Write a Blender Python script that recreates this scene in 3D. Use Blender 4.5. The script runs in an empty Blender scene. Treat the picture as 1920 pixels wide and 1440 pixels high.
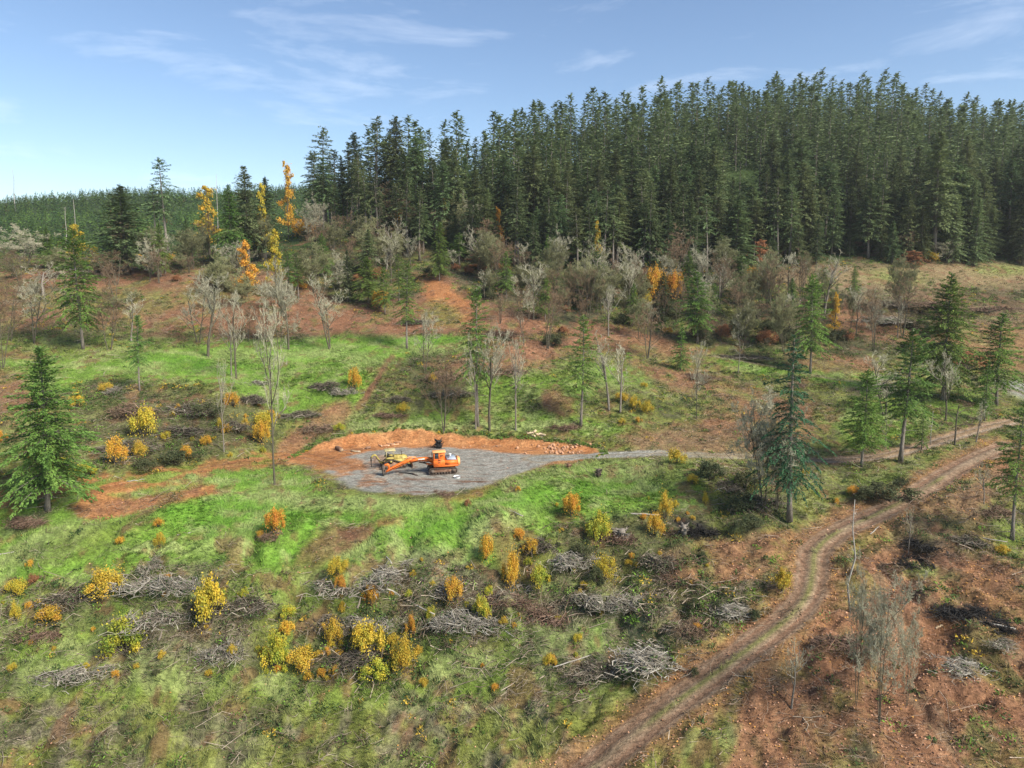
import bpy, math, random
import numpy as np
from mathutils import Vector, Matrix
R = math.radians
rng = np.random.default_rng(7)
random.seed(7)
C = bpy.context.scene.collection
scene = bpy.context.scene

# ------------------------------------------------------------------ camera
F = 1300.0            # focal length in photo pixels (photo is 1920 wide)
PITCH = R(6.0)
SH = 90.0             # lens shift in photo pixels
CZ = 30.0             # camera height above the datum
SP, CP = math.sin(PITCH), math.cos(PITCH)
cam = bpy.data.cameras.new('camera')
cam.sensor_width = 36.0
cam.lens = F / 1920 * 36
cam.shift_y = -SH / 1920
cam.clip_start = 0.5
cam.clip_end = 12000
cam_o = bpy.data.objects.new('camera', cam)
C.objects.link(cam_o)
cam_o.location = (0, 0, CZ)
cam_o.rotation_euler = (R(90) - PITCH, 0, 0)
scene.camera = cam_o

def ray(u, v):
    """photo pixel -> (x per metre of depth, z per metre of depth)"""
    xc = (np.asarray(u, float) - 960) / F
    yc = (720 - np.asarray(v, float) - SH) / F
    yf = CP + yc * SP
    return xc / yf, (-SP + yc * CP) / yf

def P(u, v, Y):
    a, b = ray(u, v)
    return np.array([a * Y, Y, CZ + b * Y])

def proj(x, y, z):
    """world -> photo pixel"""
    z = z - CZ
    d = y * CP - z * SP
    d = np.where(d < 1.0, 1.0, d)
    h = y * SP + z * CP
    return 960 + F * x / d, 720 - SH - F * h / d

# ------------------------------------------------------------------ noise
def _hash(ix, iy, seed):
    h = (ix.astype(np.int64) * 374761393 + iy.astype(np.int64) * 668265263 + seed * 144664873) & 0xFFFFFFFF
    h = ((h ^ (h >> 13)) * 1274126177) & 0xFFFFFFFF
    h = h ^ (h >> 16)
    return (h & 0xFFFFFF) / float(0xFFFFFF)

def vnoise(x, y, seed=0):
    ix = np.floor(x); iy = np.floor(y)
    fx = x - ix; fy = y - iy
    fx = fx * fx * fx * (fx * (fx * 6 - 15) + 10); fy = fy * fy * fy * (fy * (fy * 6 - 15) + 10)
    a = _hash(ix, iy, seed); b = _hash(ix + 1, iy, seed)
    c = _hash(ix, iy + 1, seed); d = _hash(ix + 1, iy + 1, seed)
    return (a + (b - a) * fx) * (1 - fy) + (c + (d - c) * fx) * fy

def fbm(x, y, octs=4, seed=0, gain=0.5):
    s = 0; amp = 1; tot = 0
    ca, sa = math.cos(0.6), math.sin(0.6)
    for o in range(octs):
        s = s + amp * (vnoise(x, y, seed + o * 17) * 2 - 1)
        tot += amp; amp *= gain
        x, y = (x * ca - y * sa) * 2.03 + 5.1, (x * sa + y * ca) * 2.03 + 1.7
    return s / tot

def sstep(a, b, x):
    t = np.clip((x - a) / (b - a), 0, 1)
    return t * t * (3 - 2 * t)

# ------------------------------------------------------------------ terrain: thin plate spline through surveyed points
ctrl = []          # (photo u, photo v, depth)
for u, rows in {
    -500: [(1440, 55), (1260, 63), (1100, 71), (1020, 76), (930, 84), (860, 95), (780, 108), (680, 130), (600, 150), (530, 180), (490, 225)],
    0: [(1440, 57), (1260, 65), (1180, 69), (1100, 73), (1030, 77), (990, 80.5), (945, 85), (905, 90), (800, 104), (690, 128), (610, 150), (520, 182), (480, 225)],
    400: [(1440, 57), (1260, 65), (1180, 69), (1100, 73), (1040, 77), (990, 81.5), (940, 86.5), (870, 98), (835, 104), (770, 112), (700, 128), (625, 150), (560, 167), (500, 195), (470, 230)],
    650: [(1260, 65), (1160, 70), (1080, 74), (1020, 78), (975, 82.5), (935, 86.8), (700, 128), (640, 146), (580, 165), (520, 190), (455, 215), (415, 240)],
    800: [(1440, 56), (1260, 64), (1180, 68), (1100, 72.5), (1040, 76), (990, 80.5), (936, 86.8), (770, 116), (700, 128), (640, 146), (580, 165), (520, 190), (470, 212), (380, 262)],
    1000: [(1440, 54), (1260, 62), (1180, 66.5), (1100, 71.5), (1030, 76), (960, 82.5), (905, 89.5), (768, 117), (700, 129), (640, 148), (560, 172), (490, 205), (412, 250), (325, 315)],
    1200: [(1440, 51), (1260, 60), (1180, 65), (1100, 70), (1050, 74), (990, 78), (950, 83.5), (920, 88), (885, 94), (850, 103), (800, 112), (720, 130), (650, 152), (600, 166), (540, 190), (500, 208), (412, 250), (292, 335)],
    1400: [(1440, 50), (1260, 57), (1100, 67), (1000, 76), (960, 80), (890, 91), (857, 101), (780, 116), (700, 140), (640, 156), (560, 182), (500, 208), (408, 250), (268, 360)],
    1600: [(1440, 48), (1260, 56), (1100, 67), (1000, 76), (960, 81), (900, 91), (864, 98), (780, 116), (710, 138), (650, 156), (600, 171), (540, 190), (490, 212), (392, 262), (250, 385)],
    1800: [(1260, 55), (1100, 65), (960, 78), (880, 92), (815, 106), (740, 130), (690, 146), (600, 174), (520, 202), (480, 220), (395, 268), (288, 380)],
    1920: [(1440, 47), (1260, 54), (1100, 64), (980, 75), (870, 94), (795, 112), (735, 133), (650, 160), (560, 190), (490, 220), (410, 262), (328, 355)],
    2500: [(1440, 44), (1260, 52), (1100, 62), (980, 73), (870, 92), (735, 128), (650, 155), (560, 185), (490, 220), (415, 262), (355, 350)],
}.items():
    for v, Y in rows:
        p = P(u, v, Y); ctrl.append((p[0], Y, p[2]))
# the bank above the pad, and its grade at the ends
ZP = float(P(800, 872, 99)[2])
for u, Y, dz in [(560, 107, .3), (640, 110, 1.2), (720, 112, 1.6), (820, 112.5, 1.65), (920, 112, 1.4), (1000, 110, 1.0), (1080, 107, .6), (1130, 104.5, .2),
                 (640, 100, .3), (800, 100, .5), (950, 96, .2), (640, 92, .1), (760, 90, 0)]:
    a, _ = ray(u, 830); ctrl.append((float(a) * Y, Y, ZP + dz))
# beyond the near ridge: a valley and the plantation ridge on the left, and the far side of the forest hill
for u, v, Y in [(-500, 480, 320), (-500, 385, 700), (0, 480, 310), (0, 446, 420), (0, 404, 560), (0, 391, 680), (200, 480, 320), (200, 440, 430), (200, 396, 560), (200, 373, 680),
                (400, 478, 320), (400, 440, 430), (400, 395, 560), (400, 372, 690), (560, 474, 320), (560, 440, 430), (560, 392, 560), (560, 362, 690), (700, 470, 330), (700, 420, 450), (700, 352, 690),
                (860, 445, 400), (900, 365, 690)]:
    p = P(u, v, Y); ctrl.append((p[0], Y, p[2]))
for u, Y, z in [(-500, 1000, 70), (0, 1000, 62), (400, 1000, 62), (800, 1000, 60), (1000, 480, 45), (1200, 520, 62), (1400, 560, 75), (1700, 600, 85), (1900, 600, 70), (2500, 600, 80),
                (1200, 1000, 60), (1900, 1000, 60), (2500, 1000, 60), (-500, 2600, 30), (960, 2600, 30), (2500, 2600, 30)]:
    a, _ = ray(u, 493); ctrl.append((float(a) * Y, Y, z))
for x, Y, z in [(-60, -40, -8), (0, -40, -8), (60, -40, -8), (-60, 10, -5), (0, 10, -5), (60, 10, -5)]:
    ctrl.append((x, Y, z))
ctrl = np.array(ctrl)

def warp(x, y):
    return x / (y + 60) * 3.0, np.log((y + 60) / 100) * 3.0
_cs, _ct = warp(ctrl[:, 0], ctrl[:, 1])
def _U(r2):
    return r2 * np.log(r2 + 1e-9)
_n = len(ctrl)
_A = np.zeros((_n + 3, _n + 3))
_A[:_n, :_n] = _U((_cs[:, None] - _cs[None]) ** 2 + (_ct[:, None] - _ct[None]) ** 2) + np.eye(_n) * 2e-3
_A[:_n, _n] = _A[_n, :_n] = 1
_A[:_n, _n + 1] = _A[_n + 1, :_n] = _cs
_A[:_n, _n + 2] = _A[_n + 2, :_n] = _ct
_w = np.linalg.solve(_A, np.concatenate([ctrl[:, 2], np.zeros(3)]))

def tps(x, y):
    s, t = warp(x, y)
    z = _w[_n] + _w[_n + 1] * s + _w[_n + 2] * t
    for i in range(_n):
        z = z + _w[i] * _U((s - _cs[i]) ** 2 + (t - _ct[i]) ** 2)
    return z

def hit(u, v, H, y0=38, y1=760):
    """where the ray of a photo point meets the ground H"""
    a, b = ray(u, v)
    Y = np.concatenate([np.arange(y0, 260, .25), np.arange(260, y1, 1.5)])
    d = CZ + float(b) * Y - H(float(a) * Y, Y)
    i = np.argmax(d < 0)
    if d[i] >= 0: i = len(Y) - 1
    return np.array([float(a) * Y[i], Y[i]])

def seg_dist(px, py, A, B):
    dx, dy = B[0] - A[0], B[1] - A[1]
    t = np.clip(((px - A[0]) * dx + (py - A[1]) * dy) / (dx * dx + dy * dy + 1e-9), 0, 1)
    return np.hypot(px - A[0] - t * dx, py - A[1] - t * dy), t

def poly_sd(px, py, pts):
    """signed distance to a polygon, negative inside"""
    d = np.full(px.shape, 1e9); ins = np.zeros(px.shape, bool)
    for i in range(len(pts)):
        A, B = pts[i], pts[(i + 1) % len(pts)]
        d = np.minimum(d, seg_dist(px, py, A, B)[0])
        c = ((A[1] > py) != (B[1] > py)) & (px < (B[0] - A[0]) * (py - A[1]) / (B[1] - A[1] + 1e-12) + A[0])
        ins ^= c
    return np.where(ins, -d, d)

def smooth_line(pts, n=8):
    pts = [np.array(p, float) for p in pts]
    out = []
    for i in range(len(pts) - 1):
        p0 = pts[max(i - 1, 0)]; p1 = pts[i]; p2 = pts[i + 1]; p3 = pts[min(i + 2, len(pts) - 1)]
        for k in range(n):
            t = k / n
            out.append(.5 * ((2 * p1) + (-p0 + p2) * t + (2 * p0 - 5 * p1 + 4 * p2 - p3) * t * t + (-p0 + 3 * p1 - 3 * p2 + p3) * t ** 3))
    out.append(pts[-1])
    return out

ROADS_PX = {   # name: (line in photo pixels, half width in metres, ruts)
    'lower': ([(1000, 1530), (1100, 1452), (1180, 1390), (1260, 1325), (1345, 1262), (1410, 1215), (1475, 1163), (1513, 1118), (1524, 1075), (1530, 1035), (1566, 1002), (1640, 967), (1720, 925), (1792, 880), (1850, 851), (1893, 834)], 1.7),
    'pad': ([(1010, 862), (1100, 856), (1200, 850), (1300, 852), (1400, 857), (1500, 862), (1600, 862), (1680, 850), (1760, 827), (1850, 801), (1925, 785)], 1.7),
    'upper': ([(1340, 668), (1440, 686), (1520, 703), (1610, 716), (1720, 716), (1820, 722), (1910, 735), (1990, 745)], 1.5),
    'left': ([(-60, 948), (60, 934), (180, 912), (300, 894), (420, 874), (560, 856), (650, 872)], 2.9),
}
ROADS = {}
for k, (pl, hw) in ROADS_PX.items():
    w = [hit(u, v, tps) for u, v in pl]
    w = smooth_line(w, 5)
    z = [float(tps(np.array([p[0]]), np.array([p[1]]))[0]) for p in w]
    for _ in range(8):
        z = [z[0]] + [(z[i - 1] + z[i] * 2 + z[i + 1]) / 4 for i in range(1, len(z) - 1)] + [z[-1]]
    ROADS[k] = (w, z, hw)

def plane_pt(u, v, z):
    a, b = ray(u, v)
    Y = (z - CZ) / float(b)
    return (float(a) * Y, Y)
PAD_FLAT = [plane_pt(u, v, ZP) for u, v in [(560, 866), (600, 846), (660, 838), (740, 834), (860, 834), (960, 839), (1060, 845), (1105, 851), (1050, 866), (990, 885), (930, 903), (860, 922), (760, 932), (690, 926), (640, 915), (600, 893)]]
GRAVEL = [plane_pt(u, v, ZP) for u, v in [(622, 892), (612, 878), (640, 860), (690, 846), (760, 839), (850, 839), (920, 845), (980, 853), (1040, 853), (1040, 864), (985, 882), (935, 902), (880, 916), (820, 927), (740, 926), (670, 918)]]

def road_info(x, y, key, reach=6):
    w, z, hw = ROADS[key]
    d = np.full(x.shape, 1e9); zz = np.zeros(x.shape); side = np.zeros(x.shape); al = np.zeros(x.shape)
    acc = 0
    for i in range(len(w) - 1):
        A, B = w[i], w[i + 1]
        dd, t = seg_dist(x, y, A, B)
        m = dd < d
        d = np.where(m, dd, d)
        zz = np.where(m, z[i] + (z[i + 1] - z[i]) * t, zz)
        cr = (B[0] - A[0]) * (y - A[1]) - (B[1] - A[1]) * (x - A[0])
        side = np.where(m, np.sign(cr), side)
        L = math.hypot(B[0] - A[0], B[1] - A[1])
        al = np.where(m, acc + t * L, al); acc += L
    return d, zz, side, al

MOUNDS = []   # hummocks: photo position, radius in photo pixels, height in metres
for u, v, r, h in [(920, 1005, 60, 1.5), (815, 985, 40, .7), (560, 1000, 40, .7), (1120, 960, 50, 1.0), (420, 1010, 40, .6), (330, 960, 40, .5), (250, 1010, 60, .8), (120, 1040, 60, .9),
                   (700, 1000, 45, .6), (960, 960, 50, .7), (1060, 910, 50, .6), (1300, 900, 60, 1.0), (1400, 905, 40, .8), (1180, 960, 50, .8), (1000, 1100, 60, -.9), (560, 1120, 70, -.8),
                   (1230, 1150, 70, .9), (1160, 1040, 50, -.8), (640, 715, 50, 1.0), (1500, 930, 40, .7), (1640, 935, 50, .8), (420, 760, 90, 1.1), (240, 740, 60, .8), (720, 690, 40, .7),
                   (740, 735, 40, .8), (1200, 750, 50, 1.2), (1240, 710, 60, 1.0), (1050, 760, 40, .6), (340, 1100, 60, .7), (820, 1110, 60, .6), (1100, 860, 30, .3), (1350, 940, 40, -.8),
                   (1740, 1030, 50, .5), (1440, 600, 90, 2.0), (1300, 570, 60, 1.2), (560, 500, 60, 1.5), (360, 520, 60, 1.2), (830, 530, 60, 1.5), (900, 640, 60, 1.5), (960, 670, 60, 1.3)]:
    p = hit(u, v, tps); MOUNDS.append((p[0], p[1], r * p[1] / F, h))

def height(x, y):
    x = np.asarray(x, float); y = np.asarray(y, float)
    z = tps(x, y)
    far = sstep(230, 330, y)
    for mx, my, r, h in MOUNDS:
        g = np.exp(-((x - mx) ** 2 + ((y - my) * .8) ** 2) / (r * r * .7))
        z = z + h * g
    mid = sstep(128, 112, y) 
    z = z + fbm(x * .09, y * .09, 3, 11) * (0.55 + 1.4 * far)
    z = z + fbm(x * .35 + 9, y * .35, 3, 23) * (0.26 - .1 * far)
    slope = sstep(84, 79, y) * sstep(44, 52, y)
    z = z + np.abs(fbm(x * .8 + 3, y * 1.1, 3, 31)) * 0.30 * (1 - far) + slope * (np.abs(fbm(x * .22, y * .26, 4, 37)) * 2.2 - .5)
    # the flat pad and its cut bank
    sd = poly_sd(x, y, PAD_FLAT)
    north = sstep(92, 100, y)
    wd = 1.7 + .5 * fbm(x * .5, y * .5, 2, 5)
    m = sstep(wd + (1 - north) * 2.5, 0, sd + .35 * fbm(x * 1.1, y * 1.1, 3, 77))
    z = z * (1 - m) + (ZP + .03 * fbm(x * .9, y * .9, 3, 41)) * m
    for key in ROADS:
        d, zz, side, al = road_info(x, y, key)
        hw = ROADS[key][2]
        m2 = sstep(hw + 2.0, hw - .3, d) * (1 - m)
        rut = -.17 * np.exp(-((d - .9) / .30) ** 2) + .06 * np.exp(-(d / .4) ** 2)
        z = z * (1 - m2) + (zz + rut + .05 * fbm(x * .7, y * .7, 2, 3)) * m2
    return z

def height1(x, y):
    return float(height(np.array([x]), np.array([y]))[0])
# ------------------------------------------------------------------ materials
def new_mat(name):
    m = bpy.data.materials.new(name); m.use_nodes = True
    nt = m.node_tree
    for n in list(nt.nodes): nt.nodes.remove(n)
    out = nt.nodes.new('ShaderNodeOutputMaterial')
    b = nt.nodes.new('ShaderNodeBsdfPrincipled')
    b.inputs['Specular IOR Level'].default_value = 0.25
    nt.links.new(b.outputs[0], out.inputs[0])
    return m, nt, b, out

def N(nt, typ, **kw):
    n = nt.nodes.new(typ)
    for k, v in kw.items():
        if k.startswith('i_'):
            key = k[2:]
            key = int(key) if key.isdigit() else key.replace('_', ' ')
            n.inputs[key].default_value = v
        else: setattr(n, k, v)
    return n

def ramp(nt, stops, fac=None, interp='LINEAR'):
    r = nt.nodes.new('ShaderNodeValToRGB'); cr = r.color_ramp; cr.interpolation = interp
    while len(cr.elements) > 1: cr.elements.remove(cr.elements[-1])
    cr.elements[0].position = stops[0][0]; cr.elements[0].color = (*stops[0][1], 1)
    for p, c in stops[1:]:
        e = cr.elements.new(p); e.color = (*c, 1)
    if fac is not None: nt.links.new(fac, r.inputs[0])
    return r

def noisy_mat(name, cols, scale=2.0, detail=4, rough=.8, obj_var=0.0, spec=.25, metallic=0.0, bump=0.0, bscale=None, transl=0.0, stretch=None, hue_var=0.0):
    """colour from a noise ramp; obj_var and hue_var change it from one object to the next"""
    m, nt, b, out = new_mat(name)
    tc = nt.nodes.new('ShaderNodeTexCoord'); src = tc.outputs['Object']
    if stretch:
        mp = N(nt, 'ShaderNodeMapping'); mp.inputs['Scale'].default_value = stretch
        nt.links.new(src, mp.inputs[0]); src = mp.outputs[0]
    n = N(nt, 'ShaderNodeTexNoise', i_Scale=scale, i_Detail=detail, i_Roughness=.65)
    nt.links.new(src, n.inputs['Vector'])
    k = len(cols)
    r = ramp(nt, [(0.3 + 0.4 * i / max(k - 1, 1), c) for i, c in enumerate(cols)], n.outputs['Fac'])
    col = r.outputs[0]
    if obj_var or hue_var:
        oi = nt.nodes.new('ShaderNodeObjectInfo')
        hs = nt.nodes.new('ShaderNodeHueSaturation')
        mr = N(nt, 'ShaderNodeMapRange'); mr.inputs['To Min'].default_value = 1 - obj_var; mr.inputs['To Max'].default_value = 1 + obj_var
        nt.links.new(oi.outputs['Random'], mr.inputs[0]); nt.links.new(mr.outputs[0], hs.inputs['Value'])
        m2 = N(nt, 'ShaderNodeMath', operation='MULTIPLY_ADD'); m2.inputs[1].default_value = 7.13; m2.inputs[2].default_value = .31
        fr = N(nt, 'ShaderNodeMath', operation='FRACT'); mh = N(nt, 'ShaderNodeMapRange')
        mh.inputs['To Min'].default_value = .5 - hue_var; mh.inputs['To Max'].default_value = .5 + hue_var
        nt.links.new(oi.outputs['Random'], m2.inputs[0]); nt.links.new(m2.outputs[0], fr.inputs[0]); nt.links.new(fr.outputs[0], mh.inputs[0])
        nt.links.new(mh.outputs[0], hs.inputs['Hue'])
        nt.links.new(col, hs.inputs['Color']); col = hs.outputs[0]
    nt.links.new(col, b.inputs['Base Color'])
    b.inputs['Roughness'].default_value = rough; b.inputs['Specular IOR Level'].default_value = spec; b.inputs['Metallic'].default_value = metallic
    if bump:
        n2 = N(nt, 'ShaderNodeTexNoise', i_Scale=bscale or scale * 4, i_Detail=4)
        nt.links.new(src, n2.inputs['Vector'])
        bp = N(nt, 'ShaderNodeBump', i_Strength=bump, i_Distance=.05); nt.links.new(n2.outputs['Fac'], bp.inputs['Height']); nt.links.new(bp.outputs[0], b.inputs['Normal'])
    if transl:
        tr = nt.nodes.new('ShaderNodeBsdfTranslucent'); nt.links.new(col, tr.inputs[0])
        mx = N(nt, 'ShaderNodeMixShader', i_0=transl)
        nt.links.new(b.outputs[0], mx.inputs[1]); nt.links.new(tr.outputs[0], mx.inputs[2]); nt.links.new(mx.outputs[0], out.inputs[0])
    return m

def attr_mat(name, rough=.85, transl=0.0, var=.25, vscale=3.0):
    """base colour from the mesh's own 'col' attribute"""
    m, nt, b, out = new_mat(name)
    at = N(nt, 'ShaderNodeAttribute', attribute_name='col')
    tc = nt.nodes.new('ShaderNodeTexCoord')
    n = N(nt, 'ShaderNodeTexNoise', i_Scale=vscale, i_Detail=3); nt.links.new(tc.outputs['Object'], n.inputs['Vector'])
    mr = N(nt, 'ShaderNodeMapRange'); mr.inputs['From Min'].default_value = .3; mr.inputs['From Max'].default_value = .7
    mr.inputs['To Min'].default_value = 1 - var; mr.inputs['To Max'].default_value = 1 + var
    nt.links.new(n.outputs['Fac'], mr.inputs[0])
    mu = N(nt, 'ShaderNodeVectorMath', operation='SCALE'); nt.links.new(at.outputs['Color'], mu.inputs[0]); nt.links.new(mr.outputs[0], mu.inputs['Scale'])
    nt.links.new(mu.outputs[0], b.inputs['Base Color']); b.inputs['Roughness'].default_value = rough
    b.inputs['Specular IOR Level'].default_value = .15
    if transl:
        tr = nt.nodes.new('ShaderNodeBsdfTranslucent'); nt.links.new(mu.outputs[0], tr.inputs[0])
        mx = N(nt, 'ShaderNodeMixShader', i_0=transl)
        nt.links.new(b.outputs[0], mx.inputs[1]); nt.links.new(tr.outputs[0], mx.inputs[2]); nt.links.new(mx.outputs[0], out.inputs[0])
    return m

# ------------------------------------------------------------------ mesh helpers
def mesh_np(name, V, faces_list, mats, mat_idx=None, smooth=False, col=None):
    """V (n,3); faces_list: list of int arrays (m,k), one array per polygon size"""
    me = bpy.data.meshes.new(name)
    V = np.asarray(V, np.float32)
    faces_list = [np.asarray(f, np.int32) for f in faces_list if len(f)]
    nl = sum(f.size for f in faces_list); nf = sum(len(f) for f in faces_list)
    me.vertices.add(len(V)); me.vertices.foreach_set('co', V.ravel())
    me.loops.add(nl); me.polygons.add(nf)
    lv = np.concatenate([f.ravel() for f in faces_list])
    ls = []; s = 0
    for f in faces_list:
        ls.append(s + np.arange(len(f)) * f.shape[1]); s += f.size
    me.loops.foreach_set('vertex_index', lv)
    me.polygons.foreach_set('loop_start', np.concatenate(ls).astype(np.int32))
    if mat_idx is not None: me.polygons.foreach_set('material_index', np.asarray(mat_idx, np.int32))
    if smooth: me.polygons.foreach_set('use_smooth', np.ones(nf, bool))
    if col is not None:
        a = me.attributes.new('col', 'FLOAT_COLOR', 'POINT')
        cc = np.ones((len(V), 4), np.float32); cc[:, :3] = col
        a.data.foreach_set('color', cc.ravel())
    me.update(calc_edges=True)
    for m in (mats if isinstance(mats, (list, tuple)) else [mats]): me.materials.append(m)
    return me

def link(name, data, parent=None, loc=None):
    o = bpy.data.objects.new(name, data); C.objects.link(o)
    if parent is not None: o.parent = parent
    if loc is not None: o.location = loc
    return o

def leaves_np(cen, dirs, nrm, ln, wd):
    """diamond leaves: centre, direction, surface normal, length, width -> V, F"""
    n = len(cen)
    d = dirs / (np.linalg.norm(dirs, axis=1, keepdims=True) + 1e-9)
    s = np.cross(d, nrm); s /= (np.linalg.norm(s, axis=1, keepdims=True) + 1e-9)
    ln = np.broadcast_to(ln, (n,))[:, None]; wd = np.broadcast_to(wd, (n,))[:, None]
    V = np.stack([cen - d * ln / 2, cen + s * wd / 2 + d * ln * .1, cen + d * ln / 2, cen - s * wd / 2 + d * ln * .1], 1).reshape(-1, 3)
    return V, np.arange(n * 4).reshape(n, 4)

def sticks_np(A, B, ra, rb, sides=3):
    """tapered prisms from A to B"""
    n = len(A)
    d = B - A; d = d / (np.linalg.norm(d, axis=1, keepdims=True) + 1e-9)
    up = np.where(np.abs(d[:, 2:3]) > .9, np.array([[1., 0, 0]]), np.array([[0, 0, 1.]]))
    a = np.cross(d, up); a /= np.linalg.norm(a, axis=1, keepdims=True) + 1e-9
    b = np.cross(d, a)
    ra = np.broadcast_to(ra, (n,)); rb = np.broadcast_to(rb, (n,))
    rings = []
    for P0, r in ((A, ra), (B, rb)):
        for k in range(sides):
            t = 2 * math.pi * k / sides
            rings.append(P0 + (a * math.cos(t) + b * math.sin(t)) * r[:, None])
    V = np.stack(rings, 1).reshape(-1, 3)
    base = np.arange(n)[:, None] * sides * 2
    F = [base + np.array([[k, (k + 1) % sides, sides + (k + 1) % sides, sides + k]]) for k in range(sides)]
    return V, np.concatenate(F)

class Geo:
    """collects vertices, quads and triangles"""
    def __init__(s): s.V = []; s.Q = []; s.T = []; s.n = 0; s.c = []
    def add(s, V, Q=None, T=None, col=None):
        V = np.asarray(V, float).reshape(-1, 3)
        if Q is not None and len(Q): s.Q.append(np.asarray(Q) + s.n)
        if T is not None and len(T): s.T.append(np.asarray(T) + s.n)
        s.V.append(V); s.n += len(V)
        if col is not None: s.c.append(np.broadcast_to(np.asarray(col, float), (len(V), 3)))
    def tube(s, pts, rad, sides=6, cap=True):
        pts = np.asarray(pts, float); n = len(pts); rad = np.broadcast_to(rad, (n,))
        d = np.gradient(pts, axis=0); d /= np.linalg.norm(d, axis=1, keepdims=True) + 1e-9
        ref = np.array([1., 0, 0]) if abs(d[0][2]) > .7 else np.array([0, 0, 1.])
        a = np.cross(d, ref); a /= np.linalg.norm(a, axis=1, keepdims=True) + 1e-9
        b = np.cross(d, a)
        th = np.arange(sides) * 2 * math.pi / sides
        V = pts[:, None] + (a[:, None] * np.cos(th)[None, :, None] + b[:, None] * np.sin(th)[None, :, None]) * rad[:, None, None]
        Q = [[i * sides + k, i * sides + (k + 1) % sides, (i + 1) * sides + (k + 1) % sides, (i + 1) * sides + k] for i in range(n - 1) for k in range(sides)]
        V = V.reshape(-1, 3); T = []
        if cap:
            V = np.concatenate([V, pts[:1], pts[-1:]]); c0, c1 = n * sides, n * sides + 1
            for k in range(sides):
                T.append([c0, (k + 1) % sides, k]); T.append([c1, (n - 1) * sides + k, (n - 1) * sides + (k + 1) % sides])
        s.add(V, Q, T)
    def mesh(s, name, mat, smooth=False):
        V = np.concatenate(s.V)
        fl = []
        if s.Q: fl.append(np.concatenate(s.Q))
        if s.T: fl.append(np.concatenate(s.T))
        return mesh_np(name, V, fl, mat, smooth=smooth, col=np.concatenate(s.c) if s.c else None)

# ------------------------------------------------------------------ the ground sheet
Ys = [-35.0]
while Ys[-1] < 2600:
    y = Ys[-1]
    st = 1.5 if y < 44 else .27 if y < 122 else .27 + (y - 122) * .0035 if y < 260 else 2.2 if y < 760 else 40
    Ys.append(y + st)
Ys = np.array(Ys)
ss = np.concatenate([np.arange(-1.7, -.76, .03), np.arange(-.76, .76, .0023), np.arange(.76, 1.71, .03)])
GS, GY = np.meshgrid(ss, Ys)
GX = GS * (GY + 60)
GZ = height(GX.ravel(), GY.ravel()).reshape(GX.shape)

def H(x, y):
    """height of the built sheet, bilinear"""
    x = np.asarray(x, float); y = np.asarray(y, float)
    s = x / (y + 60)
    j = np.clip(np.searchsorted(ss, s) - 1, 0, len(ss) - 2); i = np.clip(np.searchsorted(Ys, y) - 1, 0, len(Ys) - 2)
    fs = np.clip((s - ss[j]) / (ss[j + 1] - ss[j]), 0, 1); fy = np.clip((y - Ys[i]) / (Ys[i + 1] - Ys[i]), 0, 1)
    return (GZ[i, j] * (1 - fs) + GZ[i, j + 1] * fs) * (1 - fy) + (GZ[i + 1, j] * (1 - fs) + GZ[i + 1, j + 1] * fs) * fy

def ground(u, v, Y=None):
    """the ground point seen at photo position (u, v), or at depth Y on that column"""
    if Y is None: x, y = hit(u, v, H)
    else: x, y = float(ray(u, v)[0]) * Y, Y
    return Vector((x, y, float(H(x, y))))

# ---- what covers the ground, as patches surveyed from the photograph
CAT = dict(
    green=((.085, .165, .02), (.185, .29, .048)), lush=((.075, .185, .02), (.15, .29, .035)), olive=((.095, .115, .025), (.21, .22, .055)),
    straw=((.22, .26, .09), (.36, .37, .17)), bark=((.15, .066, .036), (.30, .155, .088)), soil=((.27, .10, .035), (.46, .23, .10)),
    gravel=((.185, .18, .155), (.31, .30, .265)), mud=((.12, .06, .035), (.20, .10, .06)), brush=((.045, .045, .025), (.10, .095, .05)),
    burnt=((.012, .012, .013), (.035, .03, .03)), road=((.185, .128, .08), (.33, .24, .16)), slash=((.11, .10, .06), (.23, .205, .13)),
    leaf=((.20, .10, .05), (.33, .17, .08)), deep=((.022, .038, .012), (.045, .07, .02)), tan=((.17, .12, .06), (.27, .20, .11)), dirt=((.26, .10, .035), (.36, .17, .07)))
CI = {k: i for i, k in enumerate(CAT)}
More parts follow.
